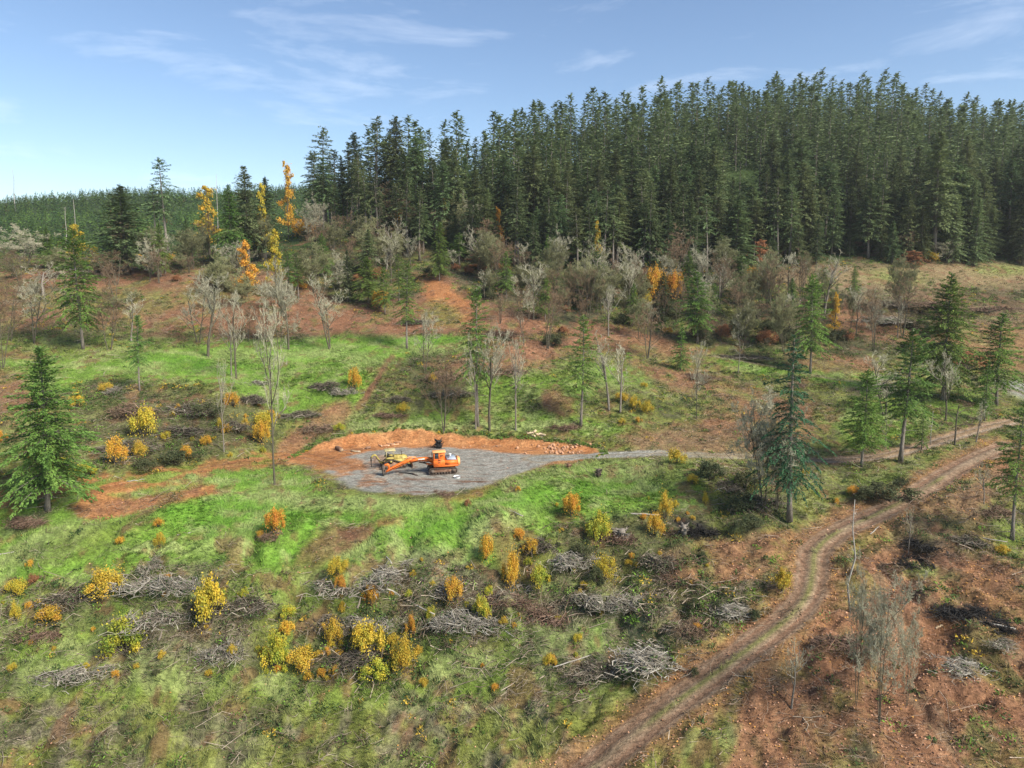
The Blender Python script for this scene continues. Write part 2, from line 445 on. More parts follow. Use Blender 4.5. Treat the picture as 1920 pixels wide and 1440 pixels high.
# (category, shape, softness in px, strength); shape: ('p', points) polygon, ('e', cx, cy, rx, ry, tilt) ellipse, ('l', points, half width) band
PATCH = [
 # plateau and hillside behind
 ('olive', ('p', [(-900, 1500), (-900, 560), (2900, 560), (2900, 1500)]), 10, 1),
 ('brush', ('p', [(-900, 640), (-900, 300), (2900, 300), (2900, 560), (1500, 640)]), 14, 1),
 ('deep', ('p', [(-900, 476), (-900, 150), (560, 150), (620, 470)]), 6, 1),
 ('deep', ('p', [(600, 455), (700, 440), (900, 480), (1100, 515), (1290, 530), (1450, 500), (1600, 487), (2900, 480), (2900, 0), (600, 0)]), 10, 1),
 ('bark', ('p', [(-60, 500), (260, 505), (430, 500), (560, 520), (620, 560), (640, 620), (560, 622), (300, 628), (120, 600), (-60, 640)]), 16, .85),
 ('olive', ('p', [(0, 560), (130, 585), (260, 590), (420, 560), (560, 540), (470, 530), (300, 545), (100, 540)]), 14, .6),
 ('bark', ('p', [(560, 620), (600, 560), (700, 575), (780, 560), (800, 520), (830, 515), (905, 560), (1000, 590), (1120, 640), (1010, 690), (930, 650), (850, 628), (700, 628)]), 12, .95),
 ('dirt', ('p', [(780, 515), (815, 518), (880, 560), (885, 600), (820, 612), (800, 570)]), 10, .8),
 ('olive', ('e', 825, 590, 40, 22, 10), 12, .7),
 ('brush', ('p', [(900, 560), (1000, 570), (1150, 600), (1260, 600), (1330, 640), (1500, 665), (1640, 690), (1700, 660), (1700, 560), (1400, 540), (1000, 520)]), 14, .9),
 ('bark', ('p', [(1080, 600), (1200, 610), (1330, 665), (1250, 672), (1130, 660), (1060, 650)]), 10, .85),
 ('bark', ('p', [(1480, 660), (1640, 672), (1660, 700), (1560, 706), (1480, 690)]), 8, .8),
 ('bark', ('p', [(1560, 560), (1700, 540), (1960, 560), (2300, 560), (2300, 740), (1900, 700), (1740, 650), (1650, 640), (1570, 620)]), 16, .75),
 ('tan', ('p', [(1400, 510), (1560, 495), (1760, 492), (2300, 490), (2300, 540), (1800, 545), (1600, 560), (1480, 540)]), 10, .9),
 ('green', ('e', 1680, 520, 50, 14, 5), 12, .45), ('green', ('e', 1880, 505, 50, 10, 0), 10, .5), ('green', ('e', 1720, 570, 28, 10, 0), 10, .5),
 ('brush', ('e', 1700, 600, 60, 22, 15), 18, .5), ('brush', ('p', [(1580, 545), (1760, 535), (1960, 545), (1960, 600), (1800, 620), (1640, 590)]), 18, .55), ('slash', ('e', 1640, 560, 90, 16, 10), 16, .6), ('slash', ('e', 1850, 590, 80, 14, 5), 16, .5),
 # the upper meadow
 ('green', ('p', [(-200, 640), (60, 630), (300, 640), (560, 640), (640, 628), (780, 632), (870, 632), (880, 655), (800, 668), (735, 690), (700, 730), (680, 762), (640, 790), (570, 800), (500, 760), (420, 730), (330, 715), (200, 715), (100, 735), (-200, 730)]), 10, .95),
 ('olive', ('p', [(-200, 620), (100, 622), (300, 640), (360, 650), (250, 675), (60, 668), (-200, 660)]), 16, .7),
 ('lush', ('e', 350, 680, 120, 20, 3), 16, .8), ('lush', ('e', 620, 665, 110, 16, -2), 14, .6), ('lush', ('e', 800, 638, 75, 8, 0), 6, .8), ('lush', ('e', 560, 645, 60, 8, 0), 8, .7),
 ('straw', ('e', 280, 690, 36, 9, 0), 9, .5), ('straw', ('e', 590, 662, 60, 9, -3), 9, .6), ('straw', ('e', 445, 668, 45, 10, 0), 10, .5), ('straw', ('e', 800, 656, 50, 6, 0), 6, .5), ('straw', ('e', 672, 672, 30, 8, 0), 8, .5),
 ('bark', ('e', 20, 667, 60, 6, 2), 8, .8), ('bark', ('p', [(-60, 690), (45, 700), (60, 760), (30, 800), (-60, 800)]), 12, .9),
 # the slope between the meadow and the pad
 ('brush', ('p', [(150, 720), (330, 728), (420, 745), (500, 770), (500, 820), (420, 850), (300, 870), (180, 890), (110, 860), (130, 770)]), 18, .7),
 ('green', ('p', [(560, 800), (700, 775), (900, 768), (1060, 775), (1180, 800), (1130, 820), (1000, 808), (800, 800), (640, 808)]), 8, .85),
 ('straw', ('p', [(600, 800), (720, 785), (900, 790), (1060, 790), (1140, 800), (1060, 808), (800, 803), (640, 812)]), 8, .7),
 ('olive', ('p', [(700, 690), (900, 690), (1080, 700), (1180, 690), (1350, 700), (1420, 740), (1300, 800), (1180, 790), (1060, 770), (800, 770), (690, 770)]), 14, .8),
 ('green', ('p', [(860, 700), (960, 690), (1080, 705), (1120, 740), (1060, 770), (900, 760)]), 16, .8), ('green', ('e', 1180, 715, 60, 14, 5), 10, .9), ('lush', ('e', 1110, 690, 50, 8, 5), 8, .6),
 ('green', ('e', 1150, 700, 90, 12, 3), 10, .7),
 ('brush', ('p', [(765, 660), (880, 660), (880, 720), (860, 760), (790, 750), (760, 700)]), 12, .75),
 ('bark', ('p', [(890, 650), (1000, 655), (990, 690), (940, 700), (880, 690)]), 8, .85), ('bark', ('e', 1045, 755, 32, 24, 30), 10, .8), ('bark', ('e', 860, 690, 60, 18, 0), 12, .5),
 ('bark', ('p', [(1180, 680), (1300, 690), (1420, 730), (1540, 760), (1545, 820), (1460, 852), (1300, 848), (1200, 840), (1160, 815), (1300, 800), (1330, 750), (1230, 720)]), 14, .9),
 ('tan', ('p', [(1160, 815), (1300, 800), (1420, 815), (1420, 845), (1200, 845)]), 12, .6),
 ('olive', ('e', 1200, 760, 50, 30, 40), 14, .8), ('olive', ('e', 1350, 760, 40, 14, 20), 14, .5),
 ('olive', ('p', [(1520, 770), (1580, 740), (1640, 720), (1900, 730), (1860, 800), (1700, 840), (1640, 855), (1540, 850), (1530, 810)]), 10, .95),
 ('green', ('p', [(1560, 800), (1620, 740), (1680, 725), (1840, 730), (1860, 770), (1780, 800), (1690, 830), (1600, 850)]), 14, .75),
 ('green', ('p', [(1340, 680), (1440, 690), (1520, 712), (1600, 724), (1700, 722), (1800, 718), (1700, 700), (1560, 700), (1480, 680), (1360, 668)]), 6, .95), ('lush', ('e', 1420, 696, 50, 7, 8), 6, .8), ('lush', ('e', 1560, 715, 40, 5, 8), 6, .6),
 ('green', ('e', 1470, 800, 40, 12, 0), 10, .4), ('lush', ('e', 1390, 740, 40, 8, 20), 8, .5),
 ('gravel', ('e', 1912, 728, 45, 16, 20), 8, .9),
 ('mud', ('l', [(735, 672), (705, 720), (672, 762)], 7), 4, .8), ('mud', ('l', [(715, 700), (688, 742)], 5), 4, .8), ('bark', ('l', [(640, 770), (590, 800), (545, 840)], 22), 10, .85),
 ('bark', ('e', 620, 770, 36, 8, 0), 8, .5),
 # foreground slopes
 ('olive', ('p', [(-200, 1500), (-200, 1060), (100, 1080), (300, 1075), (500, 1080), (700, 1080), (900, 1080), (1200, 1100), (1350, 1200), (1300, 1500)]), 24, .9),
 ('green', ('p', [(-200, 960), (60, 950), (180, 905), (420, 880), (560, 880), (620, 925), (780, 940), (900, 925), (1010, 885), (1150, 862), (1280, 862), (1320, 900), (1340, 950), (1250, 960), (1120, 980), (1020, 1000), (930, 1060), (820, 1090), (700, 1060), (560, 1080), (380, 1060), (200, 1080), (-200, 1100)]), 12, 1),
 ('lush', ('e', 60, 935, 120, 16, -4), 12, .9), ('lush', ('e', 260, 925, 70, 8, -6), 6, .9), ('lush', ('p', [(300, 950), (420, 925), (600, 960), (720, 985), (880, 965), (1000, 920), (1100, 910), (1010, 950), (880, 1000), (780, 1020), (650, 1000), (480, 1000), (330, 1000)]), 14, .8),
 ('lush', ('e', 850, 1035, 60, 18, 5), 12, .8), ('lush', ('e', 1100, 925, 80, 16, 5), 12, .7), ('lush', ('e', 110, 1090, 60, 16, -10), 14, .6), ('lush', ('e', 560, 1040, 80, 20, 0), 14, .6), ('lush', ('e', 470, 905, 80, 10, 0), 10, .6),
 ('straw', ('e', 560, 940, 90, 12, 4), 14, .65), ('straw', ('e', 520, 925, 40, 7, 10), 8, .5), ('straw', ('e', 700, 945, 130, 14, 2), 12, .55), ('straw', ('e', 930, 985, 60, 20, -15), 14, .6), ('straw', ('e', 1190, 880, 90, 12, 0), 14, .65),
 ('straw', ('e', 400, 1020, 60, 14, -20), 14, .45), ('straw', ('e', 120, 1000, 80, 16, -20), 18, .45), ('straw', ('e', 200, 1080, 80, 10, -6), 14, .4), ('olive', ('e', 180, 1010, 90, 26, -20), 20, .5),
 ('olive', ('e', 1250, 890, 60, 22, 20), 18, .6), ('olive', ('e', 940, 1000, 50, 18, -10), 14, .6),
 ('dirt', ('p', [(138, 950), (165, 925), (225, 908), (290, 906), (360, 905), (410, 905), (408, 922), (340, 938), (270, 955), (200, 975), (150, 972)]), 5, .95), ('bark', ('e', 250, 945, 100, 14, -10), 10, .6),
 ('green', ('p', [(205, 925), (300, 912), (372, 908), (330, 922), (230, 935)]), 5, .9), ('mud', ('l', [(165, 925), (215, 905), (260, 900)], 6), 4, .7),
 ('mud', ('e', 672, 1002, 32, 16, -10), 6, .9), ('mud', ('l', [(640, 1010), (590, 1050), (545, 1110), (510, 1170), (470, 1240), (430, 1330)], 26), 12, .8), ('dirt', ('l', [(755, 975), (715, 985)], 6), 6, .7),
 ('dirt', ('e', 880, 925, 50, 7, -18), 8, .5), ('mud', ('l', [(690, 985), (740, 965)], 4), 4, .6),
 ('brush', ('e', 60, 975, 55, 16, -25), 8, .85), ('brush', ('e', 60, 1045, 50, 20, 0), 16, .5),
 ('green', ('p', [(-100, 1060), (300, 1050), (700, 1060), (1000, 1070), (1200, 1130), (1250, 1300), (700, 1330), (-100, 1300)]), 30, .5),
 ('slash', ('p', [(700, 1060), (800, 1030), (900, 1060), (1000, 1100), (930, 1160), (800, 1180), (700, 1150)]), 22, .75), ('slash', ('p', [(300, 1060), (430, 1060), (420, 1110), (300, 1150), (200, 1200), (100, 1230), (300, 1250), (480, 1240), (470, 1160)]), 24, .75),
 ('slash', ('p', [(980, 1120), (1200, 1100), (1300, 1150), (1230, 1250), (1100, 1290), (960, 1230)]), 24, .7), ('brush', ('p', [(540, 1150), (760, 1130), (800, 1260), (560, 1280)]), 24, .6), ('brush', ('p', [(60, 1090), (200, 1110), (230, 1180), (60, 1160)]), 20, .6),
 ('brush', ('p', [(1040, 980), (1150, 960), (1330, 950), (1340, 1010), (1240, 1060), (1120, 1090), (1050, 1060)]), 18, .7), ('mud', ('e', 960, 1040, 28, 60, -25), 14, .6),
 ('green', ('e', 1000, 1180, 60, 24, 10), 24, .5), ('green', ('e', 1215, 1135, 34, 10, 0), 8, .9), ('green', ('e', 1120, 1200, 18, 40, 0), 10, .7), ('green', ('e', 180, 1230, 80, 20, 0), 24, .45), ('green', ('e', 520, 1120, 50, 14, -40), 14, .5),
 ('green', ('e', 950, 1220, 90, 20, 0), 24, .45), ('green', ('e', 1210, 1225, 40, 16, 0), 16, .4), ('mud', ('e', 915, 1210, 40, 12, 0), 16, .5),
 # right hand foreground
 ('bark', ('p', [(1240, 1040), (1320, 1010), (1400, 1000), (1500, 985), (1530, 1010), (1510, 1060), (1480, 1100), (1350, 1100), (1250, 1090)]), 14, .85), ('mud', ('l', [(1350, 1015), (1420, 1020), (1480, 1035)], 4), 4, .6),
 ('olive', ('e', 1480, 1050, 24, 30, 0), 14, .6), ('olive', ('e', 1320, 1040, 40, 16, 0), 14, .5),
 ('olive', ('p', [(1340, 880), (1500, 870), (1640, 868), (1750, 840), (1870, 815), (1780, 880), (1650, 950), (1560, 985), (1500, 985), (1400, 985), (1340, 960)]), 10, .95),
 ('brush', ('p', [(1360, 890), (1470, 890), (1490, 960), (1420, 985), (1360, 960)]), 18, .6), ('green', ('e', 1650, 905, 60, 20, -10), 14, .5), ('straw', ('e', 1640, 885, 110, 12, -8), 14, .4), ('green', ('e', 1780, 850, 50, 14, -25), 12, .5),
 ('tan', ('l', [(1500, 1000), (1620, 945), (1780, 865), (1850, 830)], 12), 8, .6),
 ('bark', ('p', [(1330, 1500), (1420, 1240), (1520, 1170), (1560, 1080), (1640, 1000), (1760, 940), (1900, 850), (2300, 800), (2300, 1500)]), 12, .95),
 ('tan', ('p', [(1600, 1010), (1720, 955), (1800, 905), (1880, 870), (1880, 960), (1800, 1000), (1700, 1040)]), 18, .55), ('olive', ('e', 1640, 1010, 50, 20, -20), 16, .6),
 ('leaf', ('e', 1850, 1100, 90, 40, 10), 24, .8), ('leaf', ('e', 1760, 1180, 60, 20, 0), 20, .6), ('green', ('e', 1730, 1076, 40, 12, 8), 12, .7), ('olive', ('p', [(1840, 940), (1960, 920), (1960, 1060), (1860, 1050)]), 14, .8), ('green', ('e', 1890, 1000, 30, 40, 0), 18, .5),
 ('olive', ('e', 1470, 1250, 40, 30, 0), 16, .5), ('brush', ('e', 1745, 1005, 60, 34, 10), 14, .6),
 ('leaf', ('l', [(1500, 1110), (1480, 1140), (1400, 1190), (1330, 1240), (1250, 1290)], 14), 8, .8), ('olive', ('p', [(1300, 1100), (1440, 1110), (1460, 1150), (1330, 1220), (1260, 1200)]), 14, .7),
 ('burnt', ('e', 1298, 988, 36, 20, 10), 8, .95), ('burnt', ('e', 1745, 1022, 36, 7, 5), 6, .7), ('burnt', ('e', 1735, 1048, 50, 6, 5), 6, .8), ('burnt', ('e', 1820, 1145, 52, 11, 8), 7, .9), ('burnt', ('e', 1865, 1165, 34, 9, 20), 6, .9), ('brush', ('e', 1430, 668, 70, 8, 6), 10, .7),
]
print('grid', GX.shape)
gx, gy, gz = GX.ravel(), GY.ravel(), GZ.ravel()
gu, gv = proj(gx, gy, gz)
ku = gu + 0.0; kv = gv + 0.0
pxm = F / np.maximum(gy, 30)            # photo pixels per metre here
wu = (fbm(gx * .22, gy * .16, 5, 51)) * 16 * pxm / 14 + fbm(gx * 1.3, gy * .9, 2, 57) * 3
wv = (fbm(gx * .22 + 40, gy * .16, 5, 61)) * 8 * pxm / 14 + fbm(gx * 1.3, gy * .9 + 9, 2, 58) * 1.5
ku = gu + wu; kv = gv + wv
var = np.clip(.5 + .9 * fbm(gx * .5, gy * .45, 5, 71, .65), 0, 1)
var2 = np.clip(.5 + 1.0 * fbm(gx * 1.5 + 7, gy * 1.6, 3, 79, .7), 0, 1)
tcol = np.zeros((len(gx), 3)); W = np.zeros((len(gx), len(CAT)), np.float32)
def put(cat, a, idx=None):
    lo, hi = np.array(CAT[cat][0]), np.array(CAT[cat][1])
    i = slice(None) if idx is None else idx
    vv = (var[i] * .55 + var2[i] * .45)[:, None]
    c = lo + (hi - lo) * vv
    tcol[i] = tcol[i] * (1 - a[:, None]) + c * a[:, None]
    W[i] *= (1 - a[:, None]); W[i, CI[cat]] += a if idx is None else a
put('olive', np.ones(len(gx)))
for cat, sh, soft, st in PATCH:
    if sh[0] == 'e':
        _, cx, cy, rx, ry, tl = sh
        c, s = math.cos(R(tl)), math.sin(R(tl)); B = max(rx, ry) + soft * 2
        idx = np.nonzero((np.abs(ku - cx) < B) & (np.abs(kv - cy) < B) & (gy > 40))[0]
        a, b = ku[idx] - cx, kv[idx] - cy
        p, q = (a * c + b * s) / rx, (-a * s + b * c) / ry
        d = (np.hypot(p, q) - 1) * min(rx, ry)
    else:
        pts = sh[1]; hw = sh[2] if sh[0] == 'l' else 0
        xs = [q[0] for q in pts]; ys_ = [q[1] for q in pts]; m = hw + soft * 2
        idx = np.nonzero((ku > min(xs) - m) & (ku < max(xs) + m) & (kv > min(ys_) - m) & (kv < max(ys_) + m) & (gy > 20))[0]
        if sh[0] == 'p': d = poly_sd(ku[idx], kv[idx], pts)
        else:
            d = np.full(len(idx), 1e9)
            for i in range(len(pts) - 1): d = np.minimum(d, seg_dist(ku[idx], kv[idx], pts[i], pts[i + 1])[0])
            d = d - hw
    if len(idx) == 0: continue
    put(cat, sstep(soft, -soft, d + soft * .5 * (var2[idx] - .5)) * st, idx)
# mottling common to all of it: green creeping over litter, straw tufts in green, dark gaps
near = gy < 230
idx = np.nonzero(near & (gy > 40))[0]
nA = fbm(gx[idx] * .20, gy[idx] * .18, 5, 101, .66)
put('olive', sstep(.06, .34, nA) * .70 * (W[idx, CI['bark']] * .8 + W[idx, CI['brush']] + W[idx, CI['slash']]), idx)
nB = fbm(gx[idx] * .28 + 30, gy[idx] * .5, 5, 111, .6)
put('straw', sstep(.0, .40, nB) * .6 * (W[idx, CI['green']] + W[idx, CI['lush']] + .6 * W[idx, CI['olive']]), idx)
nC = fbm(gx[idx] * .45 + 60, gy[idx] * .4, 5, 121, .62)
put('slash', sstep(.12, .4, nC) * .7 * (W[idx, CI['olive']] * sstep(1040, 1100, gv[idx]) + .3 * W[idx, CI['olive']] + .5 * W[idx, CI['bark']]), idx)
nD = fbm(gx[idx] * .5 + 90, gy[idx] * .45 + 20, 4, 131, .6)
put('mud', sstep(.16, .42, nD) * .65 * (1 - W[idx, CI['lush']]), idx)
put('brush', sstep(.10, .38, -nD) * .8 * (W[idx, CI['olive']] + W[idx, CI['slash']]), idx)
# roads, pad and bank, by real distance
sel = np.nonzero((gy > 84) & (gy < 118) & (gx > -45) & (gx < 30))[0]
sdp = poly_sd(gx[sel], gy[sel], PAD_FLAT); sdg = poly_sd(gx[sel], gy[sel], GRAVEL)
nz = fbm(gx[sel] * .5, gy[sel] * .5, 4, 141)
wob = 1.1 * nz
bank = sstep(2.3, 1.6, sdp + wob * .5) * sstep(98, 101.5, gy[sel])
put('soil', bank, sel)
put('soil', sstep(.6, -1.0, sdp + wob) * (.55 + .35 * sstep(-.2, .3, nz)) * sstep(91, 101, gy[sel] + 4 * nz), sel)
put('mud', sstep(.0, .45, fbm(gx[sel] * .3, gy[sel] * 1.0, 4, 151)) * .55 * sstep(1, -1, sdp), sel)
put('gravel', sstep(.7, -.7, sdg + wob) * .97, sel)
put('mud', sstep(.18, .5, fbm(gx[sel] * .22, gy[sel] * .9, 4, 161)) * .85 * sstep(0, -1, sdg) * sstep(97, 91, gy[sel]), sel)
put('soil', sstep(.1, .5, nz) * .5 * sstep(0, -1, sdg) * sstep(-10, -22, gx[sel]), sel)
put('burnt', sstep(.35, .6, fbm(gx[sel] * .7 + 9, gy[sel] * 1.6, 3, 167)) * .45 * sstep(0, -1, sdg), sel)
swx, swy = plane_pt(905, 862, ZP); rad_ = np.hypot((gx[sel] - swx), (gy[sel] - swy) * 1.0)
put('mud', (np.abs(np.sin(rad_ * 2.1 + 1.2 * nz)) < .28) * .42 * sstep(.0, -1.5, sdg) * sstep(-.3, .3, nz + .2), sel)
BANK = np.zeros(len(gx)); BANK[sel] = np.maximum(bank, sstep(1.5, 0, sdp))
for key, cat in (('left', 'dirt'), ('upper', 'gravel'), ('pad', 'gravel'), ('lower', 'road')):
    w_, z_, hw = ROADS[key]
    arr = np.array(w_)
    sl = np.nonzero((gx > arr[:, 0].min() - 8) & (gx < arr[:, 0].max() + 8) & (gy > arr[:, 1].min() - 8) & (gy < arr[:, 1].max() + 8))[0]
    d, zz, side, al = road_info(gx[sl], gy[sl], key)
    nn = fbm(gx[sl] * .7, gy[sl] * .7, 3, 171)
    if key == 'left':
        put('dirt', sstep(hw + .6, hw - .8, d + nn * 2.2) * (.75 + .25 * sstep(-.3, .3, nn)), sl)
        put('mud', np.exp(-((d - 1.0 - .3 * nn) / .3) ** 2) * .6, sl)
        put('green', sstep(.05, .4, fbm(gx[sl] * .25, gy[sl] * .25, 3, 178)) * .8 * sstep(hw + .5, hw - .5, d) * sstep(-22, -40, gx[sl]), sl)
    elif key == 'lower':
        put('leaf', sstep(hw + 2.6, hw, d + nn * 1.4) * .75, sl)
        put('road', sstep(hw + .15, hw - .35, d + nn * .35), sl)
        for off in (.35, .75, 1.15, 1.55):
            put('mud', np.exp(-((d - off - .10 * nn) / .13) ** 2) * (.75 if off > .5 else .4) * np.clip(.75 + .8 * fbm(al[...] * .15 + off * 9, side * 3 + off, 2, 9), 0, 1), sl)
        put('olive', np.exp(-((d) / .28) ** 2) * .75 * sstep(-.35, .25, fbm(al * .12, side * 0 + 4, 3, 15)), sl)
        put('mud', np.exp(-((d - .95 - .1 * nn) / .30) ** 2) * .45, sl)
    elif key == 'pad':
        u_ = gu[sl]
        put('tan', sstep(hw + 1.2, hw - .2, d + nn) * .6, sl)
        put('gravel', sstep(hw + .2, hw - .5, d + nn * .6) * (1 - .75 * sstep(1150, 1400, u_)), sl)
        put('leaf', sstep(hw + .3, hw - .6, d + nn * .6) * .7 * sstep(1350, 1550, u_), sl)
        put('road', sstep(hw, hw - .7, d + nn * .5) * .65 * sstep(1250, 1500, u_), sl)
        put('gravel', np.exp(-((d - .8) / .25) ** 2) * .4, sl); put('tan', np.exp(-(d / .25) ** 2) * .5, sl)
    else:
        put('tan', sstep(hw + .4, hw - .6, d + nn) * .6, sl); put('gravel', np.exp(-((d - .7) / .3) ** 2) * .45, sl)
tcol *= (1 + .22 * fbm(gx * 2.2, gy * 2.2, 2, 181))[:, None]
tcol = np.clip(tcol, .006, .8)
ROADW = W[:, CI['road']] + W[:, CI['gravel']]

gm, nt, b, out = new_mat('ground')
at = N(nt, 'ShaderNodeAttribute', attribute_name='col')
tc = nt.nodes.new('ShaderNodeTexCoord')
n1 = N(nt, 'ShaderNodeTexNoise', i_Scale=3.2, i_Detail=6, i_Roughness=.7)
n2 = N(nt, 'ShaderNodeTexNoise', i_Scale=9.0, i_Detail=3, i_Roughness=.6)
mp = N(nt, 'ShaderNodeMapping'); mp.inputs['Rotation'].default_value = (0, 0, .5); mp.inputs['Scale'].default_value = (.7, 3.5, 2)
n3 = N(nt, 'ShaderNodeTexNoise', i_Scale=1.3, i_Detail=5, i_Roughness=.7, i_Distortion=1.2)
nt.links.new(tc.outputs['Object'], n1.inputs['Vector']); nt.links.new(tc.outputs['Object'], n2.inputs['Vector'])
nt.links.new(tc.outputs['Object'], mp.inputs[0]); nt.links.new(mp.outputs[0], n3.inputs['Vector'])
s1 = N(nt, 'ShaderNodeMath', operation='ADD'); nt.links.new(n1.outputs['Fac'], s1.inputs[0]); nt.links.new(n3.outputs['Fac'], s1.inputs[1])
mr = N(nt, 'ShaderNodeMapRange'); mr.inputs['From Min'].default_value = .72; mr.inputs['From Max'].default_value = 1.28; mr.inputs['To Min'].default_value = .38; mr.inputs['To Max'].default_value = 1.65
nt.links.new(s1.outputs[0], mr.inputs[0])
mu = N(nt, 'ShaderNodeVectorMath', operation='SCALE'); nt.links.new(at.outputs['Color'], mu.inputs[0]); nt.links.new(mr.outputs[0], mu.inputs['Scale'])
nt.links.new(mu.outputs[0], b.inputs['Base Color']); b.inputs['Roughness'].default_value = .95; b.inputs['Specular IOR Level'].default_value = .1
s2 = N(nt, 'ShaderNodeMath', operation='MULTIPLY_ADD'); s2.inputs[1].default_value = .5; nt.links.new(n2.outputs['Fac'], s2.inputs[0]); nt.links.new(s1.outputs[0], s2.inputs[2])
bp = N(nt, 'ShaderNodeBump', i_Strength=.8, i_Distance=.22); nt.links.new(s2.outputs[0], bp.inputs['Height']); nt.links.new(bp.outputs[0], b.inputs['Normal'])

nr, nc = GX.shape
I = np.arange(nr * nc).reshape(nr, nc)
gq = np.stack([I[:-1, :-1], I[:-1, 1:], I[1:, 1:], I[1:, :-1]], -1).reshape(-1, 4)
gme = mesh_np('ground', np.stack([gx, gy, gz], 1), [gq], gm, smooth=True, col=tcol)
g_o = link('ground', gme); g_o['kind'] = 'structure'
# ------------------------------------------------------------------ plants: materials
M = {}
M['bark'] = noisy_mat('bark', [(.10, .08, .06), (.20, .17, .14), (.30, .27, .23)], scale=3, stretch=(3, 3, .6), rough=.9, bump=.5)
M['bark_dark'] = noisy_mat('bark_dark', [(.05, .04, .03), (.10, .085, .06), (.15, .14, .09)], scale=3, stretch=(3, 3, .6), rough=.9, bump=.5)
M['bark_grey'] = noisy_mat('bark_grey', [(.20, .18, .15), (.33, .30, .26), (.44, .41, .36)], scale=2.5, stretch=(2, 2, .6), rough=.9)
M['needle'] = noisy_mat('needle', [(.045, .085, .016), (.11, .19, .035), (.20, .29, .06)], scale=.9, rough=.7, obj_var=.22, hue_var=.02, transl=.2)
M['needle_dark'] = noisy_mat('needle_dark', [(.05, .075, .030), (.115, .155, .062), (.21, .26, .105)], scale=.35, rough=.8, obj_var=.38, hue_var=.03, transl=.28)
M['needle_bright'] = noisy_mat('needle_bright', [(.05, .10, .018), (.12, .21, .035), (.20, .31, .06)], scale=.9, rough=.7, obj_var=.15, hue_var=.01, transl=.2)
M['needle_blue'] = noisy_mat('needle_blue', [(.012, .05, .022), (.035, .10, .042), (.065, .16, .06)], scale=.9, rough=.7, obj_var=.12, transl=.15)
M['twig_pale'] = noisy_mat('twig_pale', [(.20, .185, .12), (.38, .355, .25), (.55, .52, .39)], scale=1.2, rough=.9, obj_var=.18)
M['twig_olive'] = noisy_mat('twig_olive', [(.11, .11, .05), (.20, .20, .095), (.30, .29, .16)], scale=1.2, rough=.9, obj_var=.25)
M['twig_brown'] = noisy_mat('twig_brown', [(.10, .065, .04), (.19, .125, .075), (.27, .19, .12)], scale=1.2, rough=.9, obj_var=.18)
M['leaf_yellow'] = noisy_mat('leaf_yellow', [(.22, .26, .04), (.56, .42, .05), (.74, .44, .05)], scale=1.9, rough=.6, obj_var=.12, hue_var=.012, transl=.3)
M['leaf_orange'] = noisy_mat('leaf_orange', [(.36, .30, .04), (.66, .38, .05), (.60, .23, .05)], scale=1.9, rough=.6, obj_var=.12, hue_var=.012, transl=.3)
M['leaf_green'] = noisy_mat('leaf_green', [(.14, .27, .05), (.42, .42, .05), (.75, .50, .05)], scale=1.3, rough=.6, obj_var=.12, hue_var=.012, transl=.3)
M['leaf_rust'] = noisy_mat('leaf_rust', [(.20, .09, .04), (.34, .15, .07), (.42, .22, .10)], scale=1.6, rough=.7, obj_var=.12, transl=.2)
M['thicket'] = noisy_mat('thicket', [(.035, .05, .02), (.075, .085, .035), (.13, .12, .06)], scale=.8, rough=.8, obj_var=.25, hue_var=.02, transl=.15)
M['attr'] = attr_mat('undergrowth', transl=.2)
M['attr_wood'] = attr_mat('dead_wood')

